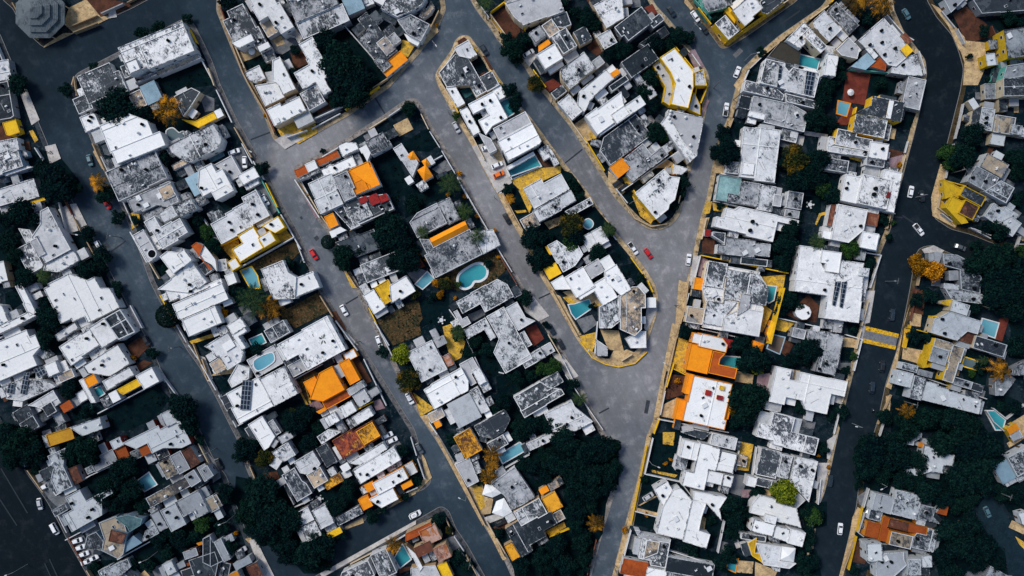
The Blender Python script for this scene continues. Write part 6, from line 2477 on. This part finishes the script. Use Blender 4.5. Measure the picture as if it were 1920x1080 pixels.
for paint, style, px, py, an, lab in CARS:
    k_, kind, _ = '', style, 0
    x, y = gp(px, py, .8)
    zb = .02 if not any(inside((px, py), BLK[b]) for b in BLK) else .35
    if inside((px, py), [(1832, 945), (1853, 925), (1920, 1030), (1884, 1036)]): zb = .2
    if style == 'moto':
        root = empty('motorcycle', (x, y, zb), math.radians(an)); tag(root, lab, 'motorcycle')
        g = MB(); g.box(-.55, .45, -.12, .12, .45, .75); g.cyl((.4, 0, .7), (.62, 0, .35), .05, .05, 6); g.build('body', CARM['black'], root)
        g = MB(); g.box(-.6, .15, -.15, .15, .75, .85); g.build('seat', M_RUBBER, root)
        g = MB(); g.cyl((.42, -.36, 1.0), (.42, .36, 1.0), .03, .03, 6); g.cyl((.42, 0, 1.0), (.45, 0, .7), .03, .03, 6); g.build('handlebar', M_STEEL, root)
        for wx in (-.65, .68): part('wheel', ME_TYRE, root, (wx, 0, .31), (0, 0, 0), (1, .5, 1))
        pr = empty('person', (x, y, zb+.01), math.radians(an)); tag(pr, 'person in dark clothes and pale helmet riding the motorcycle in the lower avenue', 'person')
        V = [(-.25, 0, .92), (-.22, 0, 1.12), (-.12, 0, 1.36), (-.05, 0, 1.5), (0, 0, 1.6), (-.1, .2, 1.42), (.12, .3, 1.2), (.38, .3, 1.03), (-.1, -.2, 1.42), (.12, -.3, 1.2), (.38, -.3, 1.03),
             (-.2, .14, .9), (.22, .2, .82), (.05, .2, .42), (-.2, -.14, .9), (.22, -.2, .82), (.05, -.2, .42), (.15, .2, .36), (.15, -.2, .36)]
        E = [(0, 1), (1, 2), (2, 3), (3, 4), (2, 5), (5, 6), (6, 7), (2, 8), (8, 9), (9, 10), (0, 11), (11, 12), (12, 13), (0, 14), (14, 15), (15, 16), (13, 17), (16, 18)]
        me = bpy.data.meshes.new('body'); me.from_pydata(V, E, []); me.materials.append(plain('dark_clothes', (.02, .025, .035), .8)); bo = bpy.data.objects.new('body', me); link(bo); bo.parent = pr
        md = bo.modifiers.new('skin', 'SKIN'); bo.modifiers.new('sub', 'SUBSURF').levels = 1
        rad = [.16, .15, .17, .07, .07, .075, .055, .045, .075, .055, .045, .1, .075, .055, .1, .075, .055, .05, .05]
        for sv, q in zip(me.skin_vertices[0].data, rad): sv.radius = (q, q)
        me.skin_vertices[0].data[0].use_root = True
        g = MB(); 
        for i in range(6):
            a0, a1 = -math.pi/2+i*math.pi/6, -math.pi/2+(i+1)*math.pi/6
            g.cyl((.02, 0, 1.7+.14*math.sin(a0)), (.02, 0, 1.7+.14*math.sin(a1)), .14*math.cos(a0)+.001, .14*math.cos(a1)+.001, 10, 0, False)
        g.build('helmet', M_WHITEP, pr)
        continue
    root = empty('parked_car' if 'parked' in lab else 'car', (x, y, zb), math.radians(an)); tag(root, lab, {'car': 'car', 'pickup': 'pickup truck', 'van': 'van'}[style])
    if style == 'pickup': root.name = 'pickup_truck'
    if style == 'van': root.name = 'van'
    pr = car_proto(style, paint); ob = {}
    for k, me in pr.items(): ob[k] = part(k, me, root)
    hx = 1.45 if style != 'pickup' else 1.65
    for wx in (-1.35, hx-.1):
        for wy in (-.78, .78):
            w = part('wheel', ME_TYRE, root, (wx, wy, .31)); part('rim', ME_RIM, w)
    ex = {'car': 2.17, 'pickup': 2.57, 'van': 2.27}[style]
    for wy in (-.55, .55):
        part('headlight', ME_HL, root, (ex-.02, wy, .66)); part('tail_light', ME_TL, root, (-ex+.02, wy, .7))
    for wy in (-.92, .92): part('wing_mirror', ME_MIR, root, ({'car': .85, 'pickup': 1.2, 'van': 1.5}[style], wy, 1.0))

# ------------------------------------------------------------------ poles and lamps
for t, px, py, an in POLES:
    x, y = gp(px, py)
    a = math.radians(an)
    if t == 'pole':
        lab = near_label('concrete utility pole', x, y)
        root = empty('utility_pole', (x, y, .1), a); tag(root, lab, 'utility pole', 'utility poles along the streets')
        g = MB(); g.cyl((0, 0, 0), (0, 0, 9.5), .17, .11, 8); g.build('shaft', M_POLE, root)
        g = MB(); g.box(-.06, .06, -1.1, 1.1, 8.9, 9.02); g.build('crossarm', M_POLE, root)
        for yy in (-1, -.4, .4, 1):
            g = MB(); g.cyl((0, yy, 9.02), (0, yy, 9.25), .06, .04, 6); g.build('insulator', M_STEEL, root)
        g = MB(); g.cyl((.3, 0, 7.0), (.3, 0, 7.9), .22, .22, 10); g.build('transformer', M_STEEL, root)
    else:
        lab = near_label('slim street lamp', x, y)
        root = empty('street_lamp', (x, y, .1), a); tag(root, lab, 'street lamp', 'street lamps along the streets')
        g = MB(); g.cyl((0, 0, 0), (0, 0, 8.2), .11, .07, 8); g.build('shaft', M_POLEL, root)
        g = MB(); g.cyl((0, 0, 8.1), (2.2, 0, 8.7), .06, .05, 6); g.build('arm', M_POLEL, root)
        g = MB(); g.box(2.0, 2.9, -.18, .18, 8.62, 8.8); g.build('lamp_head', M_FRAME, root)

# ------------------------------------------------------------------ raised crossing with yellow bands on the avenue
q = [gp(1520+x/4, 540+y/4) for x, y in ((412, 285), (660, 345), (632, 462), (384, 405))]
w = ccw(q); cx, cy = centroid(w); lw = [(x-cx, y-cy) for x, y in w]
root = empty('raised_crossing', (cx, cy, 0)); tag(root, 'raised grey speed table with two yellow bands across the right avenue', 'speed table')
g = MB(); top = inset(lw, .5); n_ = 4
g.add([(x, y, .003) for x, y in lw]+[(x, y, .11) for x, y in top], [(i, (i+1) % 4, 4+(i+1) % 4, 4+i) for i in range(4)]); g.poly(top, .11)
g.build('table', ground_mat('crossing_paving', (.17, .175, .185), (.11, .115, .125), (.25, .25, .26), 1.2, 2.5), root)
def P4(pl): return ccw([(a-cx, b-cy) for a, b in (gp(1520+x/4, 540+y/4) for x, y in pl)])
ym = ground_mat('yellow_road_paint', (.78, .44, .015), (.50, .28, .02), (.09, .075, .05), .9, 1.6, .42, .60, .50, .62)
for pl in (((412, 285), (660, 345), (655, 374), (410, 318)), ((392, 378), (640, 434), (632, 462), (386, 408))):
    g = MB(); g.prism(P4(pl), .01, .145, 0); g.build('yellow_band', ym, root)

# ------------------------------------------------------------------ small garden things
def furn(px, py, lab, kind):
    x, y = gp(px, py)
    if kind == 'umbrella':
        root = empty('parasol', (x, y, .2)); tag(root, lab, 'parasol')
        g = MB(); g.cyl((0, 0, 0), (0, 0, 2.4), .03, .03, 6); g.build('pole', M_STEEL, root)
        g = MB(); g.cyl((0, 0, 2.0), (0, 0, 2.6), 1.3, .03, 8); g.build('canopy', M_WHITEP, root)
    elif kind == 'set':
        root = empty('garden_table', (x, y, .2)); tag(root, lab, 'garden table')
        g = MB(); g.cyl((0, 0, .7), (0, 0, .75), .8, .8, 12); g.build('table_top', M_WHITEP, root)
        g = MB(); g.cyl((0, 0, 0), (0, 0, .7), .06, .06, 8); g.build('leg', M_WHITEP, root)
        for i in range(5):
            t = i*1.2566; c = empty('garden_chair', (x+1.25*math.cos(t), y+1.25*math.sin(t), .2), t+math.pi/2)
            tag(c, 'white garden chair around the table in '+lab.split(' in ')[1], 'garden chair', 'chairs in '+lab.split(' in ')[1])
            g = MB(); g.box(-.25, .25, -.25, .25, .4, .46); g.build('seat', M_WHITEP, c)
            g = MB(); g.box(-.25, .25, -.28, -.22, .46, .95); g.build('backrest', M_WHITEP, c)
            for a in (-.21, .21):
                for b_ in (-.21, .21):
                    g = MB(); g.cyl((a, b_, 0), (a, b_, .4), .025, .025, 5); g.build('leg', M_WHITEP, c)
furn(1517, 384, 'round white table in the lawn beside the orange terrace', 'set')
furn(828, 600, 'round white table in the dark garden left of cruciform roof', 'set')
furn(600, 934, 'round white table in the dark court of the grey cluster', 'set')
furn(476, 100, 'pale pink-white parasol on the tan patio near top left', 'umbrella')
furn(1590, 176, 'pale blue-white parasol on the red clay court', 'umbrella')

# ------------------------------------------------------------------ camera, light, sky
cam = bpy.data.cameras.new('camera'); co = bpy.data.objects.new('camera', cam); link(co)
co.location = (0, 0, H); co.rotation_euler = (0, 0, 0)
cam.sensor_width = 36; cam.lens = 18*H/(960*S); cam.clip_end = 6000; cam.clip_start = 1
scene.camera = co
ELEV = math.radians(48); AZ = math.radians(-52)      # azimuth from north, clockwise: light comes from the upper left
sun = bpy.data.lights.new('sun', 'SUN'); so = bpy.data.objects.new('sun', sun); link(so)
sun.energy = 3.0; sun.angle = math.radians(18); sun.color = (1, .955, .88)
d = Vector((math.sin(AZ)*math.cos(ELEV), math.cos(AZ)*math.cos(ELEV), math.sin(ELEV)))
so.rotation_euler = d.to_track_quat('Z', 'Y').to_euler(); so.location = d*300
wd = bpy.data.worlds.new('World'); scene.world = wd; wd.use_nodes = True
nt = wd.node_tree; bg = nt.nodes['Background']
sk = nt.nodes.new('ShaderNodeTexSky'); sk.sky_type = 'NISHITA'; sk.sun_disc = False; sk.sun_elevation = ELEV; sk.sun_rotation = AZ
nt.links.new(sk.outputs[0], bg.inputs[0]); bg.inputs[1].default_value = .14
scene.view_settings.view_transform = 'Standard'; scene.view_settings.look = 'None'; scene.view_settings.exposure = 0
scene.cycles.max_bounces = 6
